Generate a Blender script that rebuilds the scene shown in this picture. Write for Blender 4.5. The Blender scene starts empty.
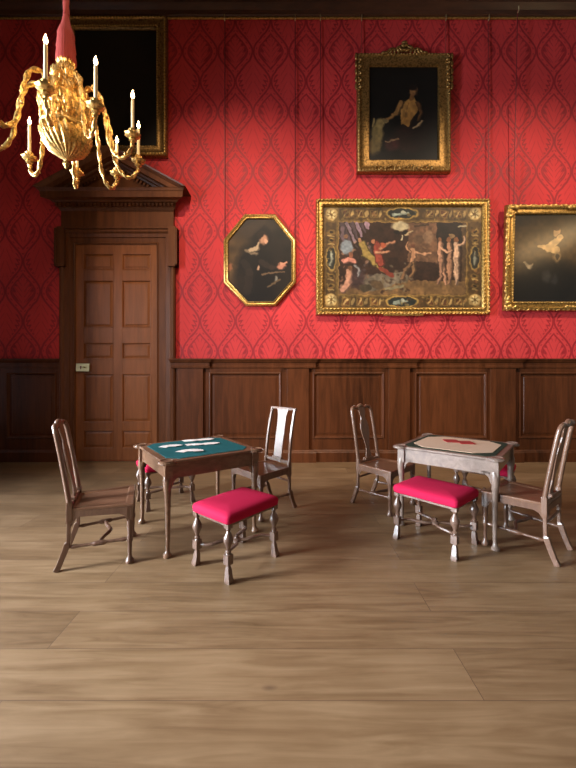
import bpy, bmesh, math, random
import numpy as np
from mathutils import Vector, Matrix
random.seed(7)
PI = math.pi
sc = bpy.context.scene
C = sc.collection

# ------------------------------------------------------------ camera, light, exposure
F, H, HOR, YW = 367.0, 1.46, 372.0, 6.02        # focal length (px), eye height, horizon row, distance of the back wall
cam_d = bpy.data.cameras.new('camera'); cam = bpy.data.objects.new('camera', cam_d); C.objects.link(cam)
cam.location = (0, 0, H); cam.rotation_euler = (PI/2, 0, 0)
cam_d.sensor_fit = 'VERTICAL'; cam_d.sensor_height = 36; cam_d.lens = 36*F/768
cam_d.shift_y = -(384-HOR)/768; cam_d.clip_start = .05
sc.camera = cam
sc.view_settings.view_transform = 'Standard'; sc.view_settings.look = 'None'
sc.view_settings.gamma = 1; sc.view_settings.use_curve_mapping = False
sc.view_settings.exposure = 0.08
w = bpy.data.worlds.new('world'); sc.world = w; w.use_nodes = True
w.node_tree.nodes['Background'].inputs[0].default_value = (.6, .75, 1, 1)
w.node_tree.nodes['Background'].inputs[1].default_value = .6

def area(name, loc, aim, sx, sy, power, col, spread=180):
    d = bpy.data.lights.new(name, 'AREA'); d.shape = 'RECTANGLE'; d.size = sx; d.size_y = sy
    d.energy = power; d.color = col; d.spread = math.radians(spread)
    o = bpy.data.objects.new(name, d); C.objects.link(o); o.location = loc
    o.rotation_euler = (Vector(aim)-Vector(loc)).to_track_quat('-Z', 'Y').to_euler(); return o
def spot(name, loc, aim, power, col, ang, blend=.6, rad=.05):
    d = bpy.data.lights.new(name, 'SPOT'); d.energy = power; d.color = col
    d.spot_size = math.radians(ang); d.spot_blend = blend; d.shadow_soft_size = rad
    o = bpy.data.objects.new(name, d); C.objects.link(o); o.location = loc
    o.rotation_euler = (Vector(aim)-Vector(loc)).to_track_quat('-Z', 'Y').to_euler(); return o
XL, XR, YB, ZC = -5.9, 6.6, -4.6, 7.9            # left wall, right wall, rear wall, ceiling
COOL = (.80, .90, 1.0); WARM = (1, .80, .58)
WINS = [(-2.1, 240), (1.0, 780), (4.1, 100)]       # windows of the left wall: centre y, light power
WZ0, WZ1, WW = .45, 4.3, 1.35
for y, p in WINS:
    area('window_daylight', (XL-.42, y, (WZ0+WZ1)/2), (0, y+(1.2 if y < 3 else -.8), (WZ0+WZ1)/2-1.4), WW, WZ1-WZ0, p, COOL, 100 if y < 3 else 62)
spot('picture_spotlight', (-1.15, 1.6, 7.3), (-.75, YW, 2.7), 1150, WARM, 60, 1)
spot('picture_spotlight', (1.2, 1.6, 7.3), (1.6, YW, 2.3), 850, WARM, 56, 1)
spot('picture_spotlight', (5.2, 1.6, 7.3), (3.7, YW, 2.9), 1150, WARM, 60, 1)
area('picture_sheen_light', (XR-.1, 2.5, 4.45), (0, 2.5, 4.45), 2.4, .4, 26, (1, .66, .32))  # unseen light added to give the right-hand picture its sheen
area('warm_fill_light', (2.2, -1.6, 4.2), (2.2, -1.6, 0), 1.2, 1.2, 35, (1, .72, .45))  # added warm fill behind the camera, no fitting modelled

# ------------------------------------------------------------ helpers
def at(u, v, z=0.0):
    """photo pixel -> world point on the horizontal plane at height z"""
    Y = F*(H-z)/(v-HOR); return Vector(((u-288)/F*Y, Y, z))
def WP(u, v, p=0.0):
    """photo pixel -> world point p metres in front of the back wall"""
    Y = YW-p; return Vector(((u-288)/F*Y, Y, H+(HOR-v)/F*Y))
def props(o, label=None, cat=None, group=None, kind=None):
    for k, v in (('label', label), ('category', cat), ('group', group), ('kind', kind)):
        if v: o[k] = v
    return o
def thing(name, label, cat, loc=(0, 0, 0), rz=0, group=None):
    o = bpy.data.objects.new(name, None); C.objects.link(o); o.empty_display_size = .1
    o.location = loc; o.rotation_euler = (0, 0, rz)
    return props(o, label, cat, group)
class MB:
    def __init__(s): s.bm = bmesh.new()
    def box(s, x0, x1, y0, y1, z0, z1, M=None):
        vs = [s.bm.verts.new((x, y, z)) for x in (x0, x1) for y in (y0, y1) for z in (z0, z1)]
        for f in ((0, 1, 3, 2), (4, 6, 7, 5), (0, 4, 5, 1), (2, 3, 7, 6), (0, 2, 6, 4), (1, 5, 7, 3)):
            s.bm.faces.new([vs[i] for i in f])
        if M: bmesh.ops.transform(s.bm, matrix=M, verts=vs)
        return s
    def loft(s, rings, caps=True, closed=True):
        R = [[s.bm.verts.new(p) for p in r] for r in rings]; n = len(R[0])
        for a, b in zip(R, R[1:]):
            for i in range(n if closed else n-1):
                j = (i+1) % n; s.bm.faces.new((a[i], a[j], b[j], b[i]))
        if caps: s.bm.faces.new(R[0][::-1]); s.bm.faces.new(R[-1])
        return R
    def prism(s, poly, d, fn=None):
        """poly: list of Vector; extruded by vector d"""
        d = Vector(d); s.loft([[Vector(p) for p in poly], [Vector(p)+d for p in poly]]); return s
    def lathe(s, prof, c=(0, 0, 0), n=20, rfn=None, sq=False):
        rings = []
        for r, z in prof:
            ring = []
            for i in range(n):
                a = 2*PI*i/n; rr = max(r, 1e-4)
                if rfn: rr *= rfn(a, z)
                ring.append((c[0]+rr*math.cos(a), c[1]+rr*math.sin(a), c[2]+z))
            rings.append(ring)
        s.loft(rings); return s
    def tube(s, pts, rad, n=10, rx=None, rfn=None, flat=None):
        """sweep a round (or elliptic) section; rad: number or list"""
        pts = [Vector(p) for p in pts]; N = len(pts)
        if not hasattr(rad, '__len__'): rad = [rad]*N
        up = None; rings = []
        for i, p in enumerate(pts):
            t = (pts[min(i+1, N-1)]-pts[max(i-1, 0)]).normalized()
            if up is None:
                up = Vector(flat) if flat else (Vector((0, 0, 1)) if abs(t.z) < .9 else Vector((1, 0, 0)))
            if flat: up = Vector(flat)
            a = (up-t*up.dot(t)).normalized(); b = t.cross(a)
            if not flat: up = a
            k = rx if rx else 1
            ring = []
            for j in range(n):
                th = 2*PI*j/n; r = rad[i]*(rfn(i/(N-1), th) if rfn else 1)
                ring.append(p+a*(r*k*math.cos(th))+b*(r*math.sin(th)))
            rings.append(ring)
        s.loft(rings); return s
    def bar(s, pts, sx, sy, side=(1, 0, 0)):
        """rectangular section sweep: sx along 'side', sy across; sizes may be lists (full widths)"""
        pts = [Vector(p) for p in pts]; N = len(pts)
        if not hasattr(sx, '__len__'): sx = [sx]*N
        if not hasattr(sy, '__len__'): sy = [sy]*N
        rings = []; side = Vector(side)
        for i, p in enumerate(pts):
            t = (pts[min(i+1, N-1)]-pts[max(i-1, 0)]).normalized()
            a = (side-t*side.dot(t)).normalized(); b = t.cross(a)
            rings.append([p+a*x*sx[i]/2+b*y*sy[i]/2 for x, y in ((-1, -1), (1, -1), (1, 1), (-1, 1))])
        s.loft(rings); return s
    def ball(s, c, r, sz=(1, 1, 1), u=8, v=6, M=None):
        m = Matrix.Translation(c) @ (M or Matrix()) @ Matrix.Diagonal((r*sz[0], r*sz[1], r*sz[2], 1))
        bmesh.ops.create_uvsphere(s.bm, u_segments=u, v_segments=v, radius=1, matrix=m); return s
    def build(s, name, mat, parent=None, smooth=False, bevel=0, bseg=2, sub=0, angle=40):
        bmesh.ops.recalc_face_normals(s.bm, faces=s.bm.faces)
        me = bpy.data.meshes.new(name); s.bm.to_mesh(me); s.bm.free()
        if mat: me.materials.append(mat)
        o = bpy.data.objects.new(name, me); C.objects.link(o)
        if parent: o.parent = parent
        if smooth:
            for p in me.polygons: p.use_smooth = True
            if sub == 0: me.set_sharp_from_angle(angle=math.radians(angle))
        if bevel:
            m = o.modifiers.new('bevel', 'BEVEL'); m.width = bevel; m.segments = bseg; m.limit_method = 'ANGLE'; m.angle_limit = .6
        if sub:
            m = o.modifiers.new('subsurf', 'SUBSURF'); m.levels = m.render_levels = sub
        return o
def curve_pts(ctrl, n=8):
    """Catmull-Rom through control points"""
    P = [Vector(p) for p in ctrl]; P = [2*P[0]-P[1]]+P+[2*P[-1]-P[-2]]; out = []
    for i in range(1, len(P)-2):
        for k in range(n):
            t = k/n; a, b, c, d = P[i-1:i+3]
            out.append(.5*((2*b)+(c-a)*t+(2*a-5*b+4*c-d)*t*t+(3*b-a-3*c+d)*t**3))
    out.append(P[-2]); return out
def lin(c):
    return tuple(((x/255)/12.92 if x/255 <= .04045 else ((x/255+.055)/1.055)**2.4) for x in c)

# ------------------------------------------------------------ materials
def mat(name):
    m = bpy.data.materials.new(name); m.use_nodes = True
    return m, m.node_tree, m.node_tree.nodes['Principled BSDF']
def nd(t, kind, **kw):
    n = t.nodes.new(kind)
    for k, v in kw.items(): setattr(n, k, v)
    return n
def coords(t, scale=(1, 1, 1), src='Object', rot=(0, 0, 0)):
    tc = nd(t, 'ShaderNodeTexCoord'); mp = nd(t, 'ShaderNodeMapping')
    mp.inputs['Scale'].default_value = scale; mp.inputs['Rotation'].default_value = rot
    t.links.new(tc.outputs[src], mp.inputs[0]); return mp.outputs[0]
def ramp(t, fac, stops):
    r = nd(t, 'ShaderNodeValToRGB'); e = r.color_ramp.elements
    while len(e) < len(stops): e.new(.5)
    for el, (p, c) in zip(e, stops): el.position = p; el.color = (*c[:3], 1)
    t.links.new(fac, r.inputs[0]); return r.outputs[0]
def wood(name, dark, light, grain=(14, 14, 1.2), rough=.38, coat=.3, bump=.15, fig=.5, src='Object', spec=.5):
    m, t, b = mat(name)
    co = coords(t, grain, src)
    n1 = nd(t, 'ShaderNodeTexNoise'); n1.inputs['Scale'].default_value = 1.6; n1.inputs['Detail'].default_value = 7
    n1.inputs['Roughness'].default_value = .62; n1.inputs['Distortion'].default_value = .6; t.links.new(co, n1.inputs[0])
    n2 = nd(t, 'ShaderNodeTexNoise'); n2.inputs['Scale'].default_value = .12; n2.inputs['Detail'].default_value = 2
    t.links.new(co, n2.inputs[0])
    mx = nd(t, 'ShaderNodeMix'); mx.inputs[0].default_value = fig
    t.links.new(n1.outputs[0], mx.inputs[2]); t.links.new(n2.outputs[0], mx.inputs[3])
    t.links.new(ramp(t, mx.outputs[0], [(.33, dark), (.68, light)]), b.inputs['Base Color'])
    b.inputs['Specular IOR Level'].default_value = spec; b.inputs['Roughness'].default_value = rough; b.inputs['Coat Weight'].default_value = coat; b.inputs['Coat Roughness'].default_value = .22
    bp = nd(t, 'ShaderNodeBump'); bp.inputs['Strength'].default_value = bump; bp.inputs['Distance'].default_value = .004
    t.links.new(n1.outputs[0], bp.inputs['Height']); t.links.new(bp.outputs[0], b.inputs['Normal'])
    return m
def plain(name, col, rough=.5, metal=0, bump=0, bscale=60, coat=0, var=0, **kw):
    m, t, b = mat(name)
    b.inputs['Base Color'].default_value = (*col, 1); b.inputs['Roughness'].default_value = rough
    b.inputs['Metallic'].default_value = metal; b.inputs['Coat Weight'].default_value = coat
    n = nd(t, 'ShaderNodeTexNoise'); n.inputs['Scale'].default_value = bscale; n.inputs['Detail'].default_value = 4
    t.links.new(coords(t), n.inputs[0])
    if var:
        t.links.new(ramp(t, n.outputs[0], [(.3, tuple(c*(1-var) for c in col)), (.7, tuple(min(1, c*(1+var)) for c in col))]), b.inputs['Base Color'])
    if bump:
        bp = nd(t, 'ShaderNodeBump'); bp.inputs['Strength'].default_value = bump; bp.inputs['Distance'].default_value = .004
        t.links.new(n.outputs[0], bp.inputs['Height']); t.links.new(bp.outputs[0], b.inputs['Normal'])
    for k, v in kw.items(): b.inputs[k.replace('_', ' ')].default_value = v
    return m
class E:      # tiny expression builder for math nodes
    t = None
    def __init__(s, o): s.o = o
    @staticmethod
    def op(k, *a, clamp=False):
        n = E.t.nodes.new('ShaderNodeMath'); n.operation = k; n.use_clamp = clamp
        for i, x in enumerate(a):
            if isinstance(x, E): E.t.links.new(x.o, n.inputs[i])
            else: n.inputs[i].default_value = x
        return E(n.outputs[0])
    def __add__(s, x): return E.op('ADD', s, x)
    __radd__ = __add__
    def __sub__(s, x): return E.op('SUBTRACT', s, x)
    def __rsub__(s, x): return E.op('SUBTRACT', x, s)
    def __mul__(s, x): return E.op('MULTIPLY', s, x)
    __rmul__ = __mul__
    def __truediv__(s, x): return E.op('DIVIDE', s, x)
    def abs(s): return E.op('ABSOLUTE', s)
    def sin(s): return E.op('SINE', s)
    def cos(s): return E.op('COSINE', s)
    def pow(s, p): return E.op('POWER', s, p)
    def frac(s): return E.op('FRACT', s)
    def min(s, x): return E.op('MINIMUM', s, x)
    def max(s, x): return E.op('MAXIMUM', s, x)
    def gt(s, thr, soft): return E.op('MULTIPLY_ADD', s-thr, 1/soft, .5, clamp=True)   # 1 where s > thr
    def lt(s, thr, soft): return E.op('MULTIPLY_ADD', s-thr, -1/soft, .5, clamp=True)
def damask(name, fig, ground):
    m, t, b = mat(name); E.t = t
    tc = nd(t, 'ShaderNodeTexCoord'); sp = nd(t, 'ShaderNodeSeparateXYZ'); t.links.new(tc.outputs['Object'], sp.inputs[0])
    K = F/YW
    nz = nd(t, 'ShaderNodeTexNoise'); nz.inputs['Scale'].default_value = 9; nz.inputs['Detail'].default_value = 3; t.links.new(tc.outputs['Object'], nz.inputs[0])
    wob = (E(nz.outputs[0])-.5)*1.6
    px = E(sp.outputs[0])*K+(88.0+17.7+35.4*20)+wob            # pattern repeats every 0.58 m, ogee columns
    py = E(sp.outputs[2])*(-K)+(HOR+H*K-81.5+1200)+wob
    ax = ((px/35.4).frac()*35.4-17.7).abs()
    ty = py/60
    ph = ty*(2*PI)
    wv = ph.cos(); sl = ph.sin()*.86
    bound = 8.85-wv*8.3
    f = (ax-bound)/E.op('SQRT', sl*sl+1)
    line = f.abs().lt(.95, .8)
    rib = (f+5.2).abs().lt(.75, .7)
    dots = ((f+2.3).abs().lt(.5, .6))*((py*1.1).sin().gt(.6, .4))
    q = (ty.frac()-.5)*60                                       # inside ogee cells
    alt = ((ty*.5).frac()-.5).gt(0, .001)
    inside = f.lt(-5.9, .8)
    ser = (q*.95+ax*.8+alt*2.1).sin()*.2
    mA = (ax/8.6+(q.abs()/(21-alt*4)).pow(1.8)+ser)
    motA = mA.gt(1.0, .22)
    vein = (ax*1.5+q*(.62+alt*.5)).sin().gt(.72, .35)*ax.gt(1.1, .5)
    gA = inside*(motA.max(vein*.6))
    q2 = ((ty+.5).frac()-.5)*60                                 # between the ogees: palmette leaves
    alt2 = (((ty+.5)*.5).frac()-.5).gt(0, .001)
    bx = 17.7-ax
    ser2 = (q2*1.15-bx*.9+alt2*1.5).sin()*.16
    mB = bx/(12.2-q2*.16)+((q2+1).abs()/26).pow(2.4)+ser2
    vein2 = (bx*1.25-q2*(.75-alt2*.25)).sin().gt(.8, .3)*bx.gt(1.2, .5)*(bx.lt(7.5, 1))
    gB = f.gt(2.2, .8)*((mB-1.09).abs().lt(.12, .12).max(vein2*.45*mB.lt(.95, .1)))
    G = line.max(rib).max(dots).max(gA).max(gB)
    mx = nd(t, 'ShaderNodeMix', data_type='RGBA'); t.links.new(G.o, mx.inputs[0])
    mx.inputs[6].default_value = (*fig, 1); mx.inputs[7].default_value = (*ground, 1)
    # mild fading / weave variation
    n2 = nd(t, 'ShaderNodeTexNoise'); n2.inputs['Scale'].default_value = 1.1; t.links.new(tc.outputs['Object'], n2.inputs[0])
    hs = nd(t, 'ShaderNodeHueSaturation'); t.links.new(mx.outputs[2], hs.inputs['Color'])
    t.links.new((E(n2.outputs[0])*.5+.75).o, hs.inputs['Value'])
    t.links.new(hs.outputs[0], b.inputs['Base Color'])
    t.links.new((.80-G*.22).o, b.inputs['Roughness'])
    b.inputs['Specular IOR Level'].default_value = .35
    b.inputs['Sheen Weight'].default_value = .1; b.inputs['Sheen Roughness'].default_value = .5; b.inputs['Sheen Tint'].default_value = (1, .3, .35, 1)
    bp = nd(t, 'ShaderNodeBump'); bp.inputs['Strength'].default_value = .25; bp.inputs['Distance'].default_value = .004
    t.links.new((1-G).o, bp.inputs['Height']); t.links.new(bp.outputs[0], b.inputs['Normal'])
    return m
def gilt(name, col, rough=.34, scale=45, bump=.6, metal=.85, dark=.35):
    m, t, b = mat(name)
    n = nd(t, 'ShaderNodeTexNoise'); n.inputs['Scale'].default_value = scale; n.inputs['Detail'].default_value = 5; t.links.new(coords(t), n.inputs[0])
    t.links.new(ramp(t, n.outputs[0], [(.34, tuple(c*dark for c in col)), (.56, col)]), b.inputs['Base Color'])
    b.inputs['Metallic'].default_value = metal; b.inputs['Roughness'].default_value = rough
    bp = nd(t, 'ShaderNodeBump'); bp.inputs['Strength'].default_value = bump; bp.inputs['Distance'].default_value = .006
    t.links.new(n.outputs[0], bp.inputs['Height']); t.links.new(bp.outputs[0], b.inputs['Normal'])
    return m
def floor_mat():
    m, t, b = mat('oak_floor')
    tc = nd(t, 'ShaderNodeTexCoord')
    br = nd(t, 'ShaderNodeTexBrick'); br.offset = .37; br.offset_frequency = 2
    br.inputs['Scale'].default_value = 1; br.inputs['Brick Width'].default_value = 3.4; br.inputs['Row Height'].default_value = .305
    br.inputs['Mortar Size'].default_value = .0022; br.inputs['Mortar Smooth'].default_value = .3; br.inputs['Bias'].default_value = 0
    br.inputs['Color1'].default_value = (0, 0, 0, 1); br.inputs['Color2'].default_value = (1, 1, 1, 1); br.inputs['Mortar'].default_value = (.5, .5, .5, 1)
    mp = nd(t, 'ShaderNodeMapping'); mp.inputs['Location'].default_value = (1.27, .20, 0)
    t.links.new(tc.outputs['Object'], mp.inputs[0]); t.links.new(mp.outputs[0], br.inputs[0])
    # per-plank offset of the grain
    cx = nd(t, 'ShaderNodeCombineXYZ'); E.t = t
    off = E.op('MULTIPLY', E(br.outputs['Color']), 17.0); t.links.new(off.o, cx.inputs[2])
    ad = nd(t, 'ShaderNodeVectorMath', operation='ADD'); t.links.new(tc.outputs['Object'], ad.inputs[0]); t.links.new(cx.outputs[0], ad.inputs[1])
    mp2 = nd(t, 'ShaderNodeMapping'); mp2.inputs['Scale'].default_value = (.9, 11, 1); t.links.new(ad.outputs[0], mp2.inputs[0])
    n1 = nd(t, 'ShaderNodeTexNoise'); n1.inputs['Scale'].default_value = 1.8; n1.inputs['Detail'].default_value = 8; n1.inputs['Roughness'].default_value = .6
    n1.inputs['Distortion'].default_value = .9; t.links.new(mp2.outputs[0], n1.inputs[0])
    n3 = nd(t, 'ShaderNodeTexNoise'); n3.inputs['Scale'].default_value = 2.3; n3.inputs['Detail'].default_value = 3; t.links.new(ad.outputs[0], n3.inputs[0])
    vo = nd(t, 'ShaderNodeTexVoronoi'); vo.inputs['Scale'].default_value = 1.5; mp3 = nd(t, 'ShaderNodeMapping'); mp3.inputs['Scale'].default_value = (1, 2.1, 1)
    t.links.new(ad.outputs[0], mp3.inputs[0]); t.links.new(mp3.outputs[0], vo.inputs[0])
    knot = E(vo.outputs['Distance']).lt(.045, .05)
    g = E(n1.outputs[0])*.62+E(n3.outputs[0])*.28+E(br.outputs['Color'])*.13
    col = ramp(t, g.o, [(.30, (.10, .052, .022)), (.5, (.185, .106, .050)), (.70, (.27, .165, .085))])
    mx = nd(t, 'ShaderNodeMix', data_type='RGBA'); t.links.new(col, mx.inputs[6]); mx.inputs[7].default_value = (.07, .035, .02, 1)
    t.links.new((E(br.outputs['Fac'])*.75).max(knot*.55).o, mx.inputs[0])
    t.links.new(mx.outputs[2], b.inputs['Base Color'])
    t.links.new((E(n1.outputs[0])*.25+.33).o, b.inputs['Roughness'])
    bp = nd(t, 'ShaderNodeBump'); bp.inputs['Strength'].default_value = .18; bp.inputs['Distance'].default_value = .004
    t.links.new((E(n1.outputs[0])*.3-E(br.outputs['Fac'])).o, bp.inputs['Height']); t.links.new(bp.outputs[0], b.inputs['Normal'])
    return m

M_DADO = wood('dark_oak_panelling', (.028, .0075, .0020), (.125, .036, .011), (9, 9, .9), .40, .04, spec=.22)
M_DOOR = wood('door_oak', (.10, .030, .009), (.28, .092, .028), (9, 9, .8), .40, .04, spec=.2)
M_CHAIR = wood('walnut', (.075, .033, .020), (.20, .105, .065), (16, 16, 3), .28, .5)
M_SEAT = wood('walnut_seat', (.085, .035, .018), (.21, .10, .055), (16, 5, 16), .28, .5)
M_TABLE = wood('table_walnut', (.085, .038, .020), (.24, .125, .07), (5, 12, 12), .26, .5)
M_STOOL = wood('stool_walnut', (.07, .036, .025), (.20, .115, .08), (18, 18, 4), .24, .6)
M_DAMASK = damask('red_damask', (.54, .035, .036), (.28, .011, .016))
M_FLOOR = floor_mat()
M_GOLD = gilt('gilt_frame', (.72, .44, .13))
M_GOLD_M = gilt('aged_gilt', (.46, .27, .075), .4, 40, .8)
M_GOLD_D = gilt('tarnished_gilt', (.36, .20, .062), .42, 38, .8)
M_GOLD_C = gilt('gilt_wood_chandelier', (.86, .54, .18), .33, 55, .6, .8, .4)
M_WAX = plain('candle_wax', (.95, .76, .44), .5, Emission_Color=(1, .6, .2, 1), Emission_Strength=0)
M_CORD = plain('red_cord', (.27, .028, .022), .9, bump=.6, bscale=90)
M_CRIMSON = plain('crimson_wool', (.40, .005, .040), .85, bump=.35, bscale=300, var=.12, Specular_IOR_Level=.2)
M_PLASTER = plain('plaster', (.30, .28, .25), .9)
M_TAP = plain('dim_tapestry', (.085, .085, .07), .9, bump=.3, bscale=8, var=.3)
M_BRASS = plain('brass', (.62, .50, .28), .28, .9)
M_IRON = plain('iron_wire', (.16, .015, .018), .5, .3)
M_WHITE = plain('white_paint', (.75, .75, .72), .5)

# ------------------------------------------------------------ room shell
def struct(o): o['kind'] = 'structure'; return o
T = .25
struct(MB().box(XL-.5, XR+T, YB-T, YW+T, -.2, 0).build('floor', M_FLOOR))
struct(MB().box(XL-.5, XR+T, YB-T, YW+T, ZC, ZC+.2).build('ceiling', M_PLASTER))
struct(MB().box(XL-.5, XR+T, YW, YW+T, 0, ZC).build('wall_back', M_DAMASK))
struct(MB().box(XR, XR+T, YB, YW, 0, ZC).build('wall_right', M_TAP))
struct(MB().box(XL-.5, XR+T, YB-T, YB, 0, ZC).build('wall_front', M_TAP))
wl = MB(); ys = [YB]
for y, p in WINS: ys += [y-WW/2, y+WW/2]
ys.append(YW)
for i in range(0, len(ys), 2): wl.box(XL-.4, XL, ys[i], ys[i+1], 0, ZC)
for i in range(1, len(ys)-1, 2):
    wl.box(XL-.4, XL, ys[i], ys[i+1], 0, WZ0); wl.box(XL-.4, XL, ys[i], ys[i+1], WZ1, ZC)
struct(wl.build('wall_left', M_TAP))
gm, gt_, gb = mat('window_glass'); tr = nd(gt_, 'ShaderNodeBsdfTransparent'); gl = nd(gt_, 'ShaderNodeBsdfGlossy'); gl.inputs['Roughness'].default_value = .02
ms = nd(gt_, 'ShaderNodeMixShader'); ms.inputs[0].default_value = .06
gt_.links.new(tr.outputs[0], ms.inputs[1]); gt_.links.new(gl.outputs[0], ms.inputs[2]); gt_.links.new(ms.outputs[0], gt_.nodes['Material Output'].inputs[0])
for i, (y, p) in enumerate(WINS):
    fr = MB(); x0, x1 = XL-.22, XL-.17
    for a in (y-WW/2, y+WW/2-.06): fr.box(x0, x1, a, a+.06, WZ0, WZ1)
    for z in (WZ0, (WZ0+WZ1)/2-.03, WZ1-.06): fr.box(x0, x1, y-WW/2, y+WW/2, z, z+.06)
    for k in (1, 2): fr.box(x0+.01, x1-.01, y-WW/2+WW*k/3-.012, y-WW/2+WW*k/3+.012, WZ0, WZ1)
    for k in (1, 2, 4, 5): zz = WZ0+(WZ1-WZ0)*k/6; fr.box(x0+.01, x1-.01, y-WW/2, y+WW/2, zz-.012, zz+.012)
    f = struct(fr.build('window_%d' % (i+1), M_WHITE))
    MB().box(XL-.20, XL-.195, y-WW/2, y+WW/2, WZ0, WZ1).build('pane', gm, f)

# ------------------------------------------------------------ dado panelling
K = YW/F
def zv(v, p=0): return H+(HOR-v)*(YW-p)/F
def xu(u, p=0): return (u-288)*(YW-p)/F
ZD = zv(358.5, .09)
def pyramid_panel(b, x0, x1, z0, z1, yb, yf, bev):
    """raised and fielded panel, bevelled border, facing -Y"""
    o = [(x0, z0), (x1, z0), (x1, z1), (x0, z1)]; i = [(x0+bev, z0+bev), (x1-bev, z0+bev), (x1-bev, z1-bev), (x0+bev, z1-bev)]
    b.loft([[(x, yb+.02, z) for x, z in o], [(x, yb, z) for x, z in o], [(x, yf+.006, z) for x, z in i],
            [(x+(.006 if k in (0, 3) else -.006), yf, z+(.006 if k < 2 else -.006)) for k, (x, z) in enumerate(i)]])
def hmould(b, x0, x1, prof, ret=True):
    """horizontal moulding: prof = [(z, projection)] swept along x, with mitred returns"""
    rings = []
    for s_, x in ((-1, x0), (1, x1)):
        rings.append([(x+(s_*(p) if ret else 0), YW-p, z) for z, p in prof]+[(x, YW+.01, prof[-1][0]), (x, YW+.01, prof[0][0])])
    b.loft(rings)
CAP = [(ZD-.16, .045), (ZD-.15, .055), (ZD-.125, .058), (ZD-.115, .05), (ZD-.07, .052), (ZD-.055, .07), (ZD-.03, .082), (ZD-.022, .092), (ZD-.004, .094), (ZD, .088)]
BASE = [(0, .075), (.155, .075), (.165, .068), (.18, .062), (.195, .05), (.2, .04)]
def dado(idx, x0, x1, pil, pan):
    """one continuous run of panelling: pil = pilaster x-ranges, pan = panel x-ranges"""
    b = MB(); b.box(x0, x1, YW-.02, YW, 0, ZD-.05)
    zt, zb = zv(373.5, .03), zv(437, .03)
    # stiles and rails around panels
    xs = x0
    for a, c in pan:
        b.box(xs, a, YW-.045, YW-.01, 0, ZD-.1); xs = c
        b.box(a, c, YW-.045, YW-.01, zt, ZD-.1); b.box(a, c, YW-.045, YW-.01, 0, zb)
    b.box(xs, x1, YW-.045, YW-.01, 0, ZD-.1)
    root = struct(b.build('trim_%d' % idx, M_DADO, bevel=.003))
    for a, c in pan:
        p = MB(); pyramid_panel(p, a+.012, c-.012, zb+.012, zt-.012, YW-.026, YW-.038, .05); p.build('panel', M_DADO, root)
        m = MB()
        for k in range(1):                    # bolection moulding round the panel
            prof = [(-.022, .045), (-.018, .058), (-.006, .062), (.008, .056), (.02, .036), (.026, .024)]
            loops = []
            for d, h in prof: loops.append([(a+d, YW-h, zb+d), (c-d, YW-h, zb+d), (c-d, YW-h, zt-d), (a+d, YW-h, zt-d)])
            m.loft(loops, caps=False)
        m.build('panel_moulding', M_DADO, root)
    m = MB(); hmould(m, x0, x1, CAP, False)
    for a, c in pil: hmould(m, a-.01, c+.01, [(z, p+.045) for z, p in CAP])
    m.build('dado_rail', M_DADO, root, bevel=0)
    m = MB(); hmould(m, x0, x1, BASE, False)
    for a, c in pil: hmould(m, a, c, [(z, p+.04) for z, p in BASE])
    m.build('skirting', M_DADO, root)
    for a, c in pil:
        MB().box(a, c, YW-.085, YW-.02, .1, ZD-.1).build('pilaster', M_DADO, root, bevel=.003)
P2 = .085
XDL, XDR = xu(60, .05), xu(175, .05)              # door surround edges
dado(1, XL, XDL, [], [(XL+.55, XL+1.0), (xu(8, .04), xu(55.5, .04))])
dado(2, XDR, XR, [(xu(178, P2), xu(203, P2)), (xu(287, P2), xu(309, P2)), (xu(389, P2), xu(410, P2)), (xu(491, P2), xu(516, P2)), (xu(597, P2), xu(619, P2))],
     [(xu(210.5, .04), xu(280, .04)), (xu(314, .04), xu(383, .04)), (xu(416, .04), xu(485.5, .04)), (xu(520, .04), xu(590, .04)), (xu(626, .04), xu(670, .04))])
# cornice, gilt fillet under it
ZG = zv(18.5, .03)
b = MB(); hmould(b, XL, XR, [(ZG+.02, .02), (ZG+.04, .06), (ZG+.10, .075), (ZG+.17, .13), (ZG+.2, .14), (ZG+.26, .14), (ZG+.3, .2), (ZG+.36, .34), (ZG+.37, .36), (ZG+.5, .37), (ZG+.52, .42), (ZG+.62, .5), (ZC, .52)], False)
struct(b.build('trim_3', wood('cornice_oak', (.022, .006, .002), (.09, .028, .010), (2, 9, 9))))
b = MB(); b.tube([(XL, YW-.03, ZG+.005), (XR, YW-.03, ZG+.005)], .017, 8)
struct(b.build('trim_4', M_GOLD, smooth=True))
# gilt fillet where the silk meets the dado is a plain dark edge

# ------------------------------------------------------------ door and surround
zf = 0.0
DX0, DX1 = xu(77, -.02), xu(158.5, -.02); DZ1 = zv(244.5, .0)
door = MB().box(DX0, DX1, YW-.012, YW+.03, .012, DZ1)
PX = [(84, 113.5), (122.5, 151)]; PZ = [(254, 270), (280.5, 327.5), (343, 359), (374, 422), (430.5, 448)]
dr = MB(); dr.box(DX0, DX1, YW-.008, YW+.03, .012, DZ1)
xs = [DX0]+[xu(a, .02) for pr in PX for a in pr]+[DX1]
zs = [DZ1]+[zv(a, .02) for pr in PZ for a in pr]+[.012]
for i in range(0, 6, 2): dr.box(xs[i], xs[i+1], YW-.03, YW, .012, DZ1)
for i in range(0, 12, 2):
    for a, c in ((xs[1], xs[2]), (xs[3], xs[4])): dr.box(a, c, YW-.03, YW, zs[i+1], zs[i])
door.bm.free()
droot = struct(dr.build('door_1', M_DOOR, bevel=.003))
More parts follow.
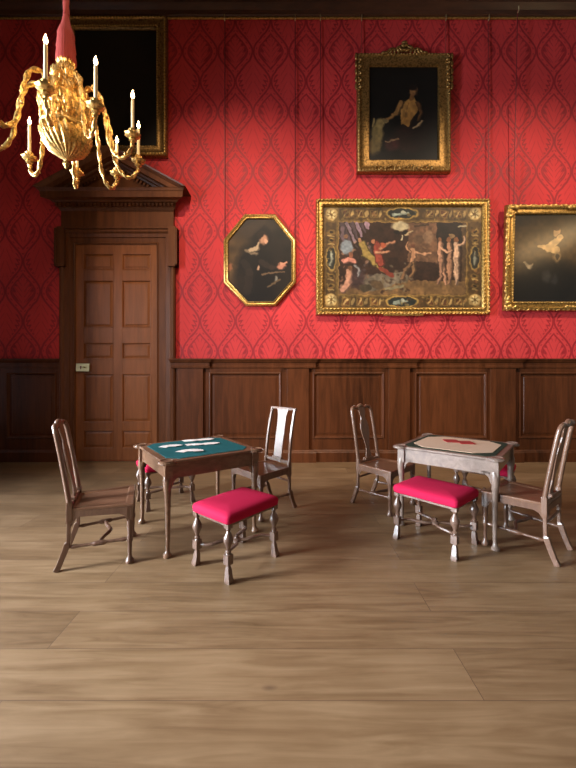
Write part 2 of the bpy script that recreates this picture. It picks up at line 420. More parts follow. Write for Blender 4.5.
for a, c in ((xs[1], xs[2]), (xs[3], xs[4])):
    for i in range(1, 11, 2):
        z1, z0 = zs[i], zs[i+1]
        p = MB(); pyramid_panel(p, a+.012, c-.012, z0+.012, z1-.012, YW-.012, YW-.026, .035)
        loops = [[(a+d, YW-h, z0+d), (c-d, YW-h, z0+d), (c-d, YW-h, z1-d), (a+d, YW-h, z1-d)] for d, h in ((-.004, .03), (-.002, .036), (.008, .034), (.018, .012))]
        p.loft(loops, caps=False)
        p.build('door_panel', M_DOOR, droot)
lx0, lx1, lz0, lz1 = xu(76, .06), xu(89.5, .06), zv(371.5, .06), zv(363.5, .06)
lk = MB(); lk.box(lx0, lx1, YW-.065, YW-.03, lz0, lz1); lko = lk.build('lock', M_BRASS, droot, bevel=.004); lko['label'] = 'polished brass rim lock'
lk = MB(); zc = (lz0+lz1)/2
lk.tube([(lx0+.15, YW-.065, zc), (lx0+.15, YW-.095, zc)], .009, 10); lk.ball((lx0+.15, YW-.105, zc), .018, (1, .8, 1), 12, 8)
lk.build('door_knob', M_BRASS, lko, smooth=True)
lk = MB(); lk.tube([(lx0+.08, YW-.064, zc+.012), (lx0+.08, YW-.072, zc+.012)], .012, 10); lk.box(lx0+.074, lx0+.086, YW-.072, YW-.064, zc-.03, zc+.01)
lk.build('escutcheon', M_IRON, lko)
for z in (.45, 1.8, 3.05):
    hb = MB(); hb.tube([(DX1+.004, YW-.034, z), (DX1+.004, YW-.034, z+.13)], .009, 8); hb.build('hinge', M_BRASS, droot, smooth=True)
# architrave with ears
M_SUR = wood('door_surround_oak', (.040, .0115, .0035), (.155, .050, .016), (9, 9, .9), .40, .05, spec=.22)
sur = MB(); A0, A1 = XDL, XDR; E0, E1 = xu(56, .06), xu(178, .06); zE = zv(267, .06); zA = zv(229, .06)
I0, I1, zI = DX0+.008, DX1-.008, DZ1-.008
def archi(b, steps):
    """steps: (inset from outer edge, projection)"""
    loops = []
    for d, h in steps:
        y = YW-h; k = min(d, .99)
        L = [(A0+d, 0), (A0+d, zE+d*.0-.0), (E0+d, zE+.0), (E0+d, zA-d), (E1-d, zA-d), (E1-d, zE), (A1-d, zE), (A1-d, 0)]
        if d > (A0-E0): pass
        loops.append([(x, y, z) for x, z in L])
    return loops
def u_loop(x0, x1, zt, y): return [(x0, y, 0), (x0, y, zt), (x1, y, zt), (x1, y, 0)]
L = [u_loop(A0, A1, zA, YW), u_loop(A0, A1, zA, YW-.07), u_loop(A0+.02, A1-.02, zA-.02, YW-.085), u_loop(A0+.05, A1-.05, zA-.05, YW-.085),
     u_loop(A0+.075, A1-.075, zA-.075, YW-.06), u_loop(A0+.15, A1-.15, zA-.13, YW-.055), u_loop(A0+.16, A1-.16, zA-.14, YW-.04),
     u_loop(I0-.035, I1+.035, zI+.035, YW-.04), u_loop(I0-.01, I1+.01, zI+.01, YW-.055), u_loop(I0, I1, zI, YW-.05), u_loop(I0, I1, zI, YW+.02)]
sur.loft(L, caps=False, closed=False)
surr = struct(sur.build('trim_5', M_SUR))
for x0, x1, xi in ((E0, A0, A0+.10), (A1, E1, A1-.10)):     # crossetted ears
    e = MB(); lo, hi = min(x0, xi), max(x1, xi)
    e.box(lo if x0 == E0 else xi, hi if x1 == E1 else xi, YW-.10, YW, zE, zA+.001)
    ox = E0 if x0 == E0 else E1; sg = 1 if x0 == E0 else -1
    e.box(min(ox, ox+sg*.035), max(ox, ox+sg*.035), YW-.118, YW, zE, zA+.002); e.box(min(ox, xi), max(ox, xi), YW-.118, YW, zE, zE+.035)
    e.build('ear', M_SUR, surr, bevel=.004)
sk = MB()
for x0, x1 in ((A0-.01, I0+.0), (I1, A1+.01)): sk.box(x0, x1, YW-.10, YW, 0, .20)
sk.build('plinth_block', M_SUR, surr, bevel=.006)
# frieze, bed mould with dentils, cornice and pediment
FZ0, FZ1 = zA, zv(209, .1)
fz = MB(); fz.box(xu(61, .07), xu(173.5, .07), YW-.07, YW, FZ0-.005, FZ1+.05); fz.box(E0+.03, E1-.03, YW-.10, YW, FZ0-.005, FZ0+.03)
fz.build('frieze', M_SUR, surr, bevel=.003)
def ret_mould(b, x0, x1, prof):
    hmould(b, x0, x1, prof)
cm = MB(); c0, c1 = xu(61, .07), xu(173.5, .07); z0 = FZ1
CP = [(z0-.02, .07), (z0, .085), (z0+.02, .10), (z0+.03, .10), (z0+.03, .12), (z0+.085, .12), (z0+.09, .16), (z0+.11, .18), (z0+.115, .27), (z0+.20, .28), (z0+.21, .29), (z0+.235, .30), (z0+.25, .31)]
hmould(cm, c0+.07, c1-.07, CP); cm.build('cornice', M_SUR, surr)
dn = MB(); x = c0-.05
while x < c1+.04: dn.box(x, x+.035, YW-.148, YW-.10, z0+.034, z0+.08); x += .062
dn.build('dentil_band', M_SUR, surr)
PZ0 = z0+.25; xc = (c0+c1)/2; hw = (c1-c0)/2+.25; zap = zv(146, .3)
pd = MB()
ti = .30
pd.prism([(xc-hw+.3, YW-.12, PZ0), (xc+hw-.3, YW-.12, PZ0), (xc, YW-.12, zap-.24)], (0, .12, 0))
pd.build('tympanum', M_SUR, surr)
rk = MB()
for sg in (-1, 1):
    a = Vector((xc+sg*(hw+.02), 0, PZ0)); bq = Vector((xc, 0, zap)); dirv = (bq-a).normalized(); nrm = Vector((-dirv.z*sg, 0, dirv.x*sg))
    if nrm.z < 0: nrm = -nrm
    prof = [(-.20, .0), (-.20, .14), (-.165, .15), (-.155, .19), (-.13, .205), (-.125, .29), (-.06, .30), (-.05, .315), (-.02, .345), (0, .355), (.0, 0)]
    rings = []
    for end in (0, 1):
        ring = []
        for d, p in prof:
            if end == 1:      # mitre at apex: vertical plane x = xc
                q = a+nrm*d; t_ = (xc-q.x)/dirv.x; q = q+dirv*t_
            else:
                q = a+nrm*d; t_ = (PZ0-.0-q.z)/dirv.z if d < -.001 else 0; q = q+dirv*t_
            ring.append((q.x, YW-p, q.z))
        rings.append(ring)
    rk.loft(rings)
rk.build('raking_cornice', M_SUR, surr)
dn = MB()
for sg in (-1, 1):
    a = Vector((xc+sg*(hw+.02), 0, PZ0)); dirv = (Vector((xc, 0, zap))-a); LL = dirv.length; dirv.normalize()
    nrm = Vector((-dirv.z, 0, dirv.x)); nrm = nrm if nrm.z > 0 else -nrm
    s_ = .62
    while s_ < LL-.1:
        q = a+dirv*s_-nrm*.225; dn.box(-.017, .017, -.165, -.118, -.025, .025, Matrix.Translation((q.x, YW, q.z)) @ Matrix.Rotation(-math.atan2(dirv.z, dirv.x)if sg < 0 else -math.atan2(dirv.z, dirv.x)+PI, 4, 'Y'))
        s_ += .062
dn.build('raking_dentil', M_SUR, surr)

# ------------------------------------------------------------ pictures
class Paint:
    """a painted canvas: colours are the picture's own, in photo pixels"""
    def __init__(s, u0, u1, v0, v1, base, res=2.2):
        s.nx, s.ny = int((u1-u0)*res)+1, int((v1-v0)*res)+1
        s.U, s.V = np.meshgrid(np.linspace(u0, u1, s.nx), np.linspace(v0, v1, s.ny)); s.A = np.ones((s.ny, s.nx, 3))*np.array(base, float)
        s.rng = np.random.RandomState(int(u0)); s.b = (u0, u1, v0, v1); s.U0, s.V0 = s.U, s.V
        n1, n2, n3, n4 = s.field(4), s.field(4), s.field(1.6), s.field(1.6)        # hand-drawn wobble of every outline
        s.U = s.U0+(n1-.5)*1.8+(n3-.5)*.9; s.V = s.V0+(n2-.5)*1.8+(n4-.5)*.9
    def field(s, cell):
        gy, gx = int((s.b[3]-s.b[2])/cell)+3, int((s.b[1]-s.b[0])/cell)+3; g = s.rng.rand(gy, gx)
        y = (s.V0-s.b[2])/cell; x = (s.U0-s.b[0])/cell; i, j = y.astype(int), x.astype(int); fy, fx = y-i, x-j; fy = fy*fy*(3-2*fy); fx = fx*fx*(3-2*fx)
        return g[i, j]*(1-fy)*(1-fx)+g[i+1, j]*fy*(1-fx)+g[i, j+1]*(1-fy)*fx+g[i+1, j+1]*fy*fx
    def mix(s, m, col, a=1):
        m = np.clip(m, 0, 1)[..., None]*a; s.A = s.A*(1-m)+np.array(col, float)*m
    def ell(s, cx, cy, rx, ry, col, ang=0, soft=.25, a=1):
        c, n = math.cos(math.radians(ang)), math.sin(math.radians(ang)); x, y = s.U-cx, s.V-cy
        X, Y = x*c+y*n, -x*n+y*c; d = np.sqrt((X/rx)**2+(Y/ry)**2); s.mix((1-d)/soft+.5, col, a)
    def cap(s, x0, y0, x1, y1, r0, r1, col, a=1, soft=.6):
        dx, dy = x1-x0, y1-y0; t = np.clip(((s.U-x0)*dx+(s.V-y0)*dy)/(dx*dx+dy*dy+1e-9), 0, 1)
        d = np.hypot(s.U-x0-t*dx, s.V-y0-t*dy)-(r0+(r1-r0)*t); s.mix(.5-d/soft, col, a)
    def limb(s, pts, rs, col, a=1):
        dk = tuple(c*.5 for c in col)
        for i in range(len(pts)-1): s.cap(pts[i][0]+.5, pts[i][1]+.3, pts[i+1][0]+.5, pts[i+1][1]+.3, rs[i], rs[i+1], dk, a, 1)
        for i in range(len(pts)-1): s.cap(pts[i][0]-.3, pts[i][1], pts[i+1][0]-.3, pts[i+1][1], rs[i]*.72, rs[i+1]*.72, col, a, 1.1)
    def rect(s, x0, x1, y0, y1, col, a=1, soft=.7):
        m = np.minimum(np.minimum(s.U-x0, x1-s.U), np.minimum(s.V-y0, y1-s.V)); s.mix(m/soft+.5, col, a)
    def poly(s, pts, col, a=1, soft=.7):
        n = len(pts); cx = sum(p[0] for p in pts)/n; cy = sum(p[1] for p in pts)/n; m = None
        for i in range(n):
            (x0, y0), (x1, y1) = pts[i], pts[(i+1) % n]; L_ = math.hypot(x1-x0, y1-y0); f = ((x1-x0)*(s.V-y0)-(y1-y0)*(s.U-x0))/L_
            if (x1-x0)*(cy-y0)-(y1-y0)*(cx-x0) < 0: f = -f
            m = f if m is None else np.minimum(m, f)
        s.mix(m/soft+.5, col, a)
    def noise(s, amp, cell):
        s.A = np.clip(s.A*(1+amp*(s.field(cell)-.5)*2)[..., None], 0, 255)
    def dabs(s, u0, u1, v0, v1, n, cols, r=(1, 2.4), a=.6):
        for k in range(n):
            u, v = s.rng.uniform(u0, u1), s.rng.uniform(v0, v1); c = cols[s.rng.randint(len(cols))]
            s.ell(u, v, s.rng.uniform(*r), s.rng.uniform(*r)*.7, c, s.rng.uniform(0, 180), .7, a)
def paint_mat(name, rough=.3, coat=.3):
    m, t, b = mat(name); a = nd(t, 'ShaderNodeAttribute', attribute_name='paint'); t.links.new(a.outputs['Color'], b.inputs['Base Color'])
    b.inputs['Roughness'].default_value = rough; b.inputs['Specular IOR Level'].default_value = .3; b.inputs['Coat Weight'].default_value = coat; b.inputs['Coat Roughness'].default_value = .2
    n = nd(t, 'ShaderNodeTexNoise'); n.inputs['Scale'].default_value = 70; t.links.new(coords(t), n.inputs[0])
    bp = nd(t, 'ShaderNodeBump'); bp.inputs['Strength'].default_value = .12; bp.inputs['Distance'].default_value = .002
    t.links.new(n.outputs[0], bp.inputs['Height']); t.links.new(bp.outputs[0], b.inputs['Normal']); return m
M_PAINT = paint_mat('oil_paint', .5, .05); M_VARNISH = paint_mat('varnished_oil_paint', .4, 1.0)
def canvas(P, parent, p, gain=1.0, clip=None, m=None):
    """grid mesh of the painted surface, p metres off the wall"""
    nx, ny = P.nx, P.ny; s_ = (YW-p)/F
    X = (P.U0-288)*s_-parent.location.x; Z = H+(HOR-P.V0)*s_-parent.location.z
    co = np.stack([X, np.full_like(X, YW-p-parent.location.y), Z], -1).reshape(-1, 3)
    idx = np.arange(nx*ny).reshape(ny, nx)
    q = np.stack([idx[:-1, :-1], idx[1:, :-1], idx[1:, 1:], idx[:-1, 1:]], -1).reshape(-1, 4)
    if clip is not None:
        cc = co[q].mean(1); q = q[clip(cc[:, 0], cc[:, 2])]
    me = bpy.data.meshes.new('canvas'); me.from_pydata(co.tolist(), [], q.tolist())
    c = P.A/255; c = np.where(c <= .04045, c/12.92, ((c+.055)/1.055)**2.4)*gain
    ca = me.color_attributes.new('paint', 'FLOAT_COLOR', 'POINT')
    ca.data.foreach_set('color', np.concatenate([np.clip(c, 0, .9).reshape(-1, 3), np.ones((nx*ny, 1))], 1).ravel())
    u0, u1, v0, v1 = P.b; bx0, bx1 = (u0-288)*s_-parent.location.x, (u1-288)*s_-parent.location.x; bz0, bz1 = H+(HOR-v1)*s_-parent.location.z, H+(HOR-v0)*s_-parent.location.z
    if clip is None:
        MB().box(bx0, bx1, YW-p+.002-parent.location.y, YW-p+.014-parent.location.y, bz0, bz1).build('backing_board', M_SUR, parent)
    me.materials.append(m or M_PAINT); o = bpy.data.objects.new('canvas', me); C.objects.link(o); o.parent = parent
    return o
def inset(poly, d):
    n = len(poly); out = []
    for i in range(n):
        a, b_, c = Vector(poly[i-1]), Vector(poly[i]), Vector(poly[(i+1) % n])
        e1, e2 = (b_-a).normalized(), (c-b_).normalized(); n1, n2 = Vector((-e1.y, e1.x)), Vector((-e2.y, e2.x))
        m_ = (n1+n2).normalized(); out.append(b_+m_*(d/max(.3, m_.dot(n1))))
    return out
def frame(poly, prof, mat_, parent, name='frame'):
    """poly CCW (x, z) relative to parent; prof: (inset, forward); seen from -Y"""
    b = MB(); b.loft([[(p.x, -h, p.y) for p in inset(poly, d)] for d, h in prof], caps=False)
    return b.build(name, mat_, parent, smooth=True, angle=50)
def beads(poly, d, h, step, r, mat_, parent, sz=(1, 1, 1), name='beading', twist=0):
    b = MB(); P = inset(poly, d); n = len(P)
    for i in range(n):
        a, c = P[i], P[(i+1) % n]; L_ = (c-a).length; k = max(2, int(L_/step)); ang = math.atan2(c.y-a.y, c.x-a.x)
        for j in range(k):
            q = a+(c-a)*((j+.5)/k)
            b.ball((q.x, -h, q.y), r, sz, 6, 4, Matrix.Rotation(-ang-twist, 4, 'Y'))
    return b.build(name, mat_, parent, smooth=True, angle=180)
def rectpoly(w_, h_): return [(-w_/2, -h_/2), (w_/2, -h_/2), (w_/2, h_/2), (-w_/2, h_/2)]
def leafs(pts, r, mat_, parent, name):
    """cluster of carved leaves: pts = (x, z, length, width, angle, forward)"""
    b = MB()
    for x, z, l, wd, a, fw in pts:
        b.ball((x, -fw, z), 1, (l, r, wd), 8, 6, Matrix.Rotation(-a, 4, 'Y'))
    return b.build(name, mat_, parent, smooth=True, angle=180)
def hang_wire(parent, x, ztop, zbot, col=None, yoff=0):
    """wire from the picture rail down to the frame, with its hook"""
    b = MB(); lx, ly = parent.location.x, parent.location.y
    b.tube([(x-lx, YW-.035-ly, ztop-parent.location.z), (x-lx, YW-.045-ly, zbot-parent.location.z)], .007, 6)
    o = b.build('hanging_wire', col or M_IRON, parent)
    b = MB(); b.tube([(x-lx, YW-.065-ly, ztop+.03-parent.location.z), (x-lx, YW-.07-ly, ztop-.03-parent.location.z), (x-lx, YW-.04-ly, ztop-.05-parent.location.z)], .009, 6)
    b.build('rail_hook', M_BRASS, o, smooth=True)
def picture_root(name, label, u0, u1, v0, v1, p=.03):
    uc, vc = (u0+u1)/2, (v0+v1)/2; q = WP(uc, vc, p)
    return thing(name, label, 'painting', q)

# 1 large dark picture behind the chandelier
r1 = picture_root('framed_painting', 'large upright nearly black painting in a gilt frame hung above the door', 64, 168, 19.5, 158, .02)
s_ = (YW-.02)/F; W1, H1 = 104*s_, 138.5*s_
frame(rectpoly(W1, H1), [(0, -.015), (0, .05), (.02, .075), (.045, .08), (.06, .06), (.10, .05), (.13, .055), (.15, .07), (.17, .06), (.185, .02), (.19, .0)], M_GOLD_D, r1)
beads(rectpoly(W1, H1), .032, .078, .05, .02, M_GOLD, r1, (1.3, .6, .8))
beads(rectpoly(W1, H1), .155, .066, .04, .014, M_GOLD, r1, (1.2, .7, .8), 'inner_beading')
P = Paint(70, 162, 26, 152, (20, 15, 10), 1); P.noise(.3, 14); P.ell(112, 60, 28, 40, (30, 22, 14), 0, .9, .6); P.ell(100, 120, 30, 26, (36, 28, 18), 0, 1, .5)
canvas(P, r1, .03)

# 2 octagonal picture
oc = [(246, 306), (275.5, 306), (296, 282.5), (296, 239.5), (275.5, 214), (244.5, 214), (223.5, 239.5), (223.5, 282.5)]
r2 = picture_root('octagonal_painting', 'eight-sided painting of a dark-clad figure in a thin gold frame', 223, 297, 214, 306, .03)
s_ = (YW-.05)/F; cu, cv = 260, 260
poly2 = [((u-cu)*s_, (cv-v)*s_) for u, v in oc]
r2.location = ((cu-288)*s_, YW-.03, H+(HOR-cv)*s_)
frame(poly2, [(0, -.028), (0, .015), (.008, .03), (.025, .035), (.035, .024), (.048, .022), (.056, .034), (.068, .036), (.075, .025), (.08, .0)], M_GOLD, r2)
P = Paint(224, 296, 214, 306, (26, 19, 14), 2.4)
P.ell(232, 262, 18, 34, (96, 68, 38), 8, .9, .75); P.ell(258, 222, 22, 10, (52, 38, 26), 0, .8, .6)  # first ellipse: sheen on the left side, painted into the canvas colour
P.noise(.25, 7)
P.ell(255, 276, 20, 32, (16, 11, 9), 0, .35, .95); P.ell(262, 238, 9, 12, (20, 13, 10), 20, .4, 1)
P.cap(247, 232, 262, 222, 6, 4, (58, 42, 30), .5)
P.limb([(246, 250), (252, 252), (257, 254)], [1.4, 2.4, 1.6], (120, 98, 74)); P.limb([(251, 250), (257, 248), (259, 243)], [2.6, 2.6, 1.4], (176, 146, 112)); P.limb([(244, 262), (250, 272), (248, 290)], [4, 5, 6], (44, 32, 24), .5); P.limb([(262, 262), (272, 268), (280, 267)], [4, 3.4, 2], (50, 36, 28), .6)
P.ell(263.5, 239.5, 3.6, 5, (176, 124, 92), 15, .5); P.ell(265.5, 241.5, 1.6, 2.4, (204, 150, 116), 0, .6); P.ell(261, 234, 5, 3.2, (30, 18, 12), -20, .5)
P.ell(281, 266, 4.6, 2.8, (182, 118, 92), -15, .5); P.cap(281, 264, 287, 262, 1.2, .8, (190, 130, 100)); P.cap(262, 275, 284, 271, .9, .6, (100, 76, 54)); P.ell(258.5, 268, 1.6, 2.6, (178, 136, 106), 20, .5)
P.ell(276, 279, 1.6, 3, (120, 110, 96), 0, .6); P.cap(268, 287, 280, 280, .9, .7, (92, 72, 50)); P.ell(230, 267, 2.6, 4, (140, 84, 54), 20, .6)
P.ell(240, 285, 9, 12, (44, 30, 20), 0, .9, .5)
pin = inset(poly2, .07)
def inoct(x, z):
    m_ = np.ones_like(x, bool)
    for i in range(8):
        a, c = pin[i], pin[(i+1) % 8]; m_ &= ((c.x-a.x)*(z-a.y)-(c.y-a.y)*(x-a.x)) > 0
    return m_
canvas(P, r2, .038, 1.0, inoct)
hang_wire(r2, xu(225.2), ZG, zv(243)); hang_wire(r2, xu(297.6-2.5), ZG, zv(243))

# 3 big landscape picture with painted ornamental border
r3 = picture_root('framed_painting', 'wide horizontal painting of a banquet crowd with ornamental painted border in gold frame', 316, 489, 199.5, 315, .05)
s_ = (YW-.05)/F; W3, H3 = 173*s_, 115.5*s_
frame(rectpoly(W3, H3), [(0, -.048), (0, .02), (.01, .04), (.03, .045), (.04, .03), (.055, .028), (.085, .045), (.10, .045), (.115, .03), (.125, .0)], M_GOLD_M, r3)
beads(rectpoly(W3, H3), .022, .045, .06, .024, M_GOLD, r3, (1.2, .8, .62), 'gadrooning', .6)
beads(rectpoly(W3, H3), .09, .046, .06, .024, M_GOLD, r3, (1.2, .7, .6), 'inner_gadrooning', -.6)
P = Paint(321, 485, 204.5, 311, (70, 50, 26), 2.4)
OL, DK, LT = (104, 78, 38), (38, 26, 15), (170, 138, 84)
P.rect(324, 482, 206, 308, (96, 72, 36))
for (a, b_, c, d) in ((339, 466, 208, 220), (339, 466, 297, 307), (326, 336, 222, 296), (468, 481, 222, 296)): P.rect(a, b_, c, d, (70, 50, 26)); 
for k in range(9):                                                  # cartouches and scrolls of the painted border
    for vv in (214, 301.5):
        u = 346+k*14
        if abs(u-402) < 16: continue
        P.rect(u-4, u+4, vv-4, vv+4, OL); P.rect(u-2.6, u+2.6, vv-2.8, vv+2.8, (76, 46, 24)); P.cap(u-1.5, vv+2, u+1.5, vv-2.5, .9, .7, LT, .8); P.ell(u+6.6, vv, 1.5, 3.6, LT, 20, .5, .7)
for vv in (213.5, 301.5):
    P.ell(402, vv, 16, 6.4, (150, 116, 58), 0, .15); P.ell(402, vv, 14, 4.8, (30, 32, 28), 0, .15); P.cap(394, vv+1.5, 408, vv-.5, 1.6, 1.1, (118, 122, 106)); P.ell(403, vv-1.5, 2, 1.6, (150, 146, 124))
for uu in (331, 475):
    P.ell(uu, 258, 5.6, 13, (140, 110, 58), 0, .15); P.ell(uu, 258, 4.3, 11, (34, 34, 28), 0, .15); P.limb([(uu, 252), (uu+.6, 258), (uu-.6, 265)], [1.1, 1.5, .8], (132, 128, 108))
    for vv in (232, 240, 276, 286): P.ell(uu, vv, 4, 2.6, OL, 0, .3); P.ell(uu, vv, 2, 1.2, DK, 0, .3); P.cap(uu-3, vv+3, uu+3, vv+4, .7, .7, LT, .7)
for uu, vv in ((331, 214), (475, 214), (331, 300), (475, 300)):
    P.ell(uu, vv, 6.4, 6.2, LT, 0, .2, .9); P.ell(uu, vv, 4, 3.9, (92, 66, 32), 0, .3)
    for k in range(6): P.ell(uu+3.4*math.cos(k*1.05), vv+3.4*math.sin(k*1.05), 1.8, 1.2, (190, 166, 112), k*60, .4)
for bx_ in ((340, 465, 208, 220), (340, 465, 297, 307), (327, 335, 222, 296), (469, 480, 222, 296)): P.dabs(*bx_, 46 if bx_[1]-bx_[0] > 50 else 26, [(150, 120, 66), (60, 42, 22), (110, 70, 36), (40, 30, 18)], (.8, 2.0), .55)
P.rect(338, 467, 221.5, 295.5, (130, 98, 52)); P.rect(339, 466, 222.5, 294.5, (44, 27, 19))
P.rect(408, 437, 223, 262, (96, 66, 46)); P.rect(437, 462, 223, 250, (30, 20, 16)); P.rect(462, 466, 223, 294, (74, 54, 34))
P.poly([(339, 294.5), (339, 288), (400, 280), (466, 281), (466, 294.5)], (104, 76, 46)); P.poly([(356, 276), (404, 272), (412, 280), (370, 292)], (96, 84, 68)); P.noise(.2, 5)
for k in range(6): P.cap(342+k*5, 224, 352+k*3.2, 246-k*3.5, 2.0, 1.0, (112+k*5, 92+k*3, 96+k*4) if k % 2 else (70, 54, 56))
P.dabs(341, 372, 240, 290, 70, [(120, 84, 62), (60, 42, 34), (150, 112, 88), (84, 72, 70), (40, 26, 20)]); P.dabs(372, 412, 262, 292, 60, [(96, 78, 52), (60, 40, 26), (110, 96, 76), (44, 28, 20)]); P.dabs(408, 437, 225, 262, 30, [(110, 80, 58), (70, 46, 32), (130, 98, 70)], a=.4)
P.limb([(343, 227), (342, 236), (345, 244)], [2, 2.6, 2], (92, 72, 74))
P.ell(347, 247, 6, 7, (118, 122, 124), 0, .3); P.ell(345, 236, 2, 2.3, (120, 84, 60))
P.limb([(362, 243), (366, 254), (376, 262), (383, 270)], [3.4, 4.4, 4.2, 2], (138, 112, 58)); P.ell(360, 240, 2.2, 2.5, (150, 104, 72))
P.limb([(377, 245), (378, 252), (380, 262)], [4, 5, 5], (128, 54, 40)); P.ell(373, 241, 2, 2.4, (146, 90, 62)); P.limb([(380, 248), (389, 243), (394, 241.5)], [1.6, 1.3, 1], (172, 116, 84)); P.limb([(376, 252), (384, 252), (389, 251)], [1.6, 1.3, 1], (176, 120, 88)); P.ell(383, 245, 2.8, 2.6, (150, 72, 46))
P.limb([(344, 261), (349, 259), (355, 261)], [2.4, 3, 2.2], (186, 118, 98)); P.ell(351, 255, 2.2, 2.4, (120, 72, 50)); P.limb([(349, 272), (350, 280), (343, 290)], [3.6, 4.4, 3.4], (172, 122, 96)); P.ell(350, 268, 2.2, 2.6, (96, 62, 40)); P.limb([(351, 272), (357, 280)], [1.8, 1.2], (170, 118, 92)); P.ell(358, 278, 7, 11, (52, 36, 34), 15, .5, .9); P.limb([(355, 265), (360, 270), (358, 276)], [1.4, 1.2, 1], (120, 112, 108))
P.ell(366, 288, 6, 4, (58, 48, 34)); P.ell(377, 285, 7, 4, (78, 60, 40), 20); P.cap(380, 268, 392, 275, 1.6, 1.8, (112, 48, 34)); P.cap(386, 289, 404, 286, 1.3, 1, (120, 110, 82), .8)
P.ell(400, 226, 9, 4.6, (166, 148, 112), 0, .3); P.ell(397, 232.5, 3, 2.2, (22, 15, 11)); P.ell(405, 232.5, 3, 2.2, (22, 15, 11)); P.cap(402, 236, 402, 240, .9, .6, (180, 160, 124)); P.cap(406, 235, 412, 231, .9, .8, (156, 132, 96))
P.ell(418, 239, 5, 5, (84, 60, 42)); P.ell(428, 237, 5, 7, (118, 88, 64)); P.cap(415, 226, 428, 224, 1, 1, (60, 42, 28)) 
P.limb([(413, 250), (414, 257), (412, 264)], [3, 2.6, 2.4], (166, 118, 84)); P.ell(413, 246, 2.2, 2.4, (92, 56, 38)); P.limb([(416, 252), (424, 254), (431, 253)], [1.3, 1.1, .9], (174, 126, 92)); P.limb([(410, 252), (406, 247), (408, 242)], [1.3, 1.1, .9], (166, 118, 84)); P.limb([(413, 264), (414, 270), (411, 277)], [2.4, 1.6, 1.1], (128, 92, 60)); P.limb([(411, 264), (405, 270), (402, 279)], [2, 1.5, 1], (112, 80, 54))
for hx, cl, sx in ((440, (178, 128, 98), -1), (449, (164, 116, 86), 1), (456, (196, 154, 122), 1)):
    P.ell(hx, 240, 2.1, 2.5, (120, 76, 48)); P.limb([(hx, 244), (hx+sx*.5, 252), (hx-sx*.3, 260)], [2.8, 2.3, 2.9], cl)
    P.limb([(hx-sx*.6, 260), (hx-sx*3.4, 270), (hx-sx*5.6 if sx < 0 else hx+1.5, 284)], [2.5, 1.8, 1], cl) if sx < 0 else P.limb([(hx, 260), (hx-.6, 272), (hx+1, 284)], [2.5, 1.8, 1], cl)
    P.limb([(hx+.8, 260), (hx+1.6, 272), (hx-1+sx, 284)], [2.3, 1.6, 1], tuple(c*.85 for c in cl))
P.limb([(440, 247), (446, 252), (452, 250)], [1.3, 1.1, 1], (190, 142, 110)); P.limb([(458, 246), (463, 243), (465, 236)], [1.3, 1, .8], (196, 154, 122)); P.ell(452, 236, 3, 2.4, (120, 92, 62)); P.cap(459, 227, 466, 226, 1, .8, (150, 134, 104)); P.noise(.14, 2)
canvas(P, r3, .055, 1.0)
hang_wire(r3, xu(320.2), ZG, zv(201)); hang_wire(r3, xu(487), ZG, zv(201))
lb = MB(); lb.box(-.32, .32, -.055, -.03, -H3/2-.02, -H3/2+.012); lb.build('name_plate', M_GOLD_D, r3, bevel=.003)

# 4 upper picture
r4 = picture_root('framed_painting', 'upright dark painting of a seated bare-chested figure with a lamb in carved tarnished frame', 356, 452, 55, 173, .06)
s_ = (YW-.06)/F; W4, H4 = 93*s_, 118*s_
r4.location.x = (403.5-288)*s_
pl4 = rectpoly(W4, H4)
frame(pl4, [(0, -.055), (0, .03), (.015, .05), (.04, .055), (.06, .035), (.12, .03), (.17, .045), (.19, .04), (.20, .01), (.205, .0)], M_GOLD_D, r4)
beads(pl4, .028, .05, .05, .02, M_GOLD_D, r4, (1.2, .8, .8)); 
lv = []
for k in range(-6, 7):                                              # crest and foot carvings
    lv.append((k*.055, H4/2-.02+.05*math.cos(k*.26), .05, .024, .5*k, .06)); lv.append((k*.075, -H4/2+.065+.02*math.sin(k*1.7), .045, .022, .9*k, .05))
for sx in (-1, 1):
    for k in range(5): lv.append((sx*(.70-.0*k), H4/2-.12-.11*k, .035, .03, k*.7, .055)); lv.append((sx*(W4/2+.015), H4/2-.05-.12*k, .028, .06, 0, .03))
lv += [(0, H4/2+.10, .075, .035, 0, .06), (0, H4/2+.145, .05, .03, 0, .06), (-.1, H4/2+.06, .07, .03, .5, .06), (.1, H4/2+.06, .07, .03, -.5, .06), (-.22, H4/2+.03, .07, .028, .35, .06), (.22, H4/2+.03, .07, .028, -.35, .06)]
leafs([l for l in lv if abs(l[0]) < .5 and l[1] > 0], .03, M_GOLD_D, r4, 'carved_crest')
leafs([l for l in lv if abs(l[0]) < .5 and l[1] < 0], .03, M_GOLD_D, r4, 'foot_carving')
for sg in (-1, 1): leafs([l for l in lv if l[0]*sg >= .5], .03, M_GOLD_D, r4, 'side_carving')
P = Paint(364, 443, 61, 163, (11, 8, 6), 2.4); P.noise(.3, 8)
SK = (150, 104, 52)
P.ell(410, 138, 17, 15, (38, 20, 16), -20, .5, .9); P.ell(424, 128, 12, 22, (20, 12, 10), 25, .6, .8); P.ell(392, 145, 7, 6, (66, 28, 26), 0, .7, .8)
P.poly([(399, 103), (414, 97), (420, 106), (408, 126), (396, 123), (400, 112)], SK); P.ell(405, 108, 6, 7, (166, 118, 62), 20, .8, .7); P.ell(407, 118, 5, 6, (136, 92, 44), 20, .8, .7); P.cap(409, 103, 404, 122, .6, .6, (112, 74, 34), .6)
P.limb([(401, 103), (396, 113), (387, 119)], [3, 2.3, 1.5], (140, 98, 54)); P.limb([(418, 103), (421, 112), (418, 120)], [2.3, 1.8, 1.4], (84, 54, 28))
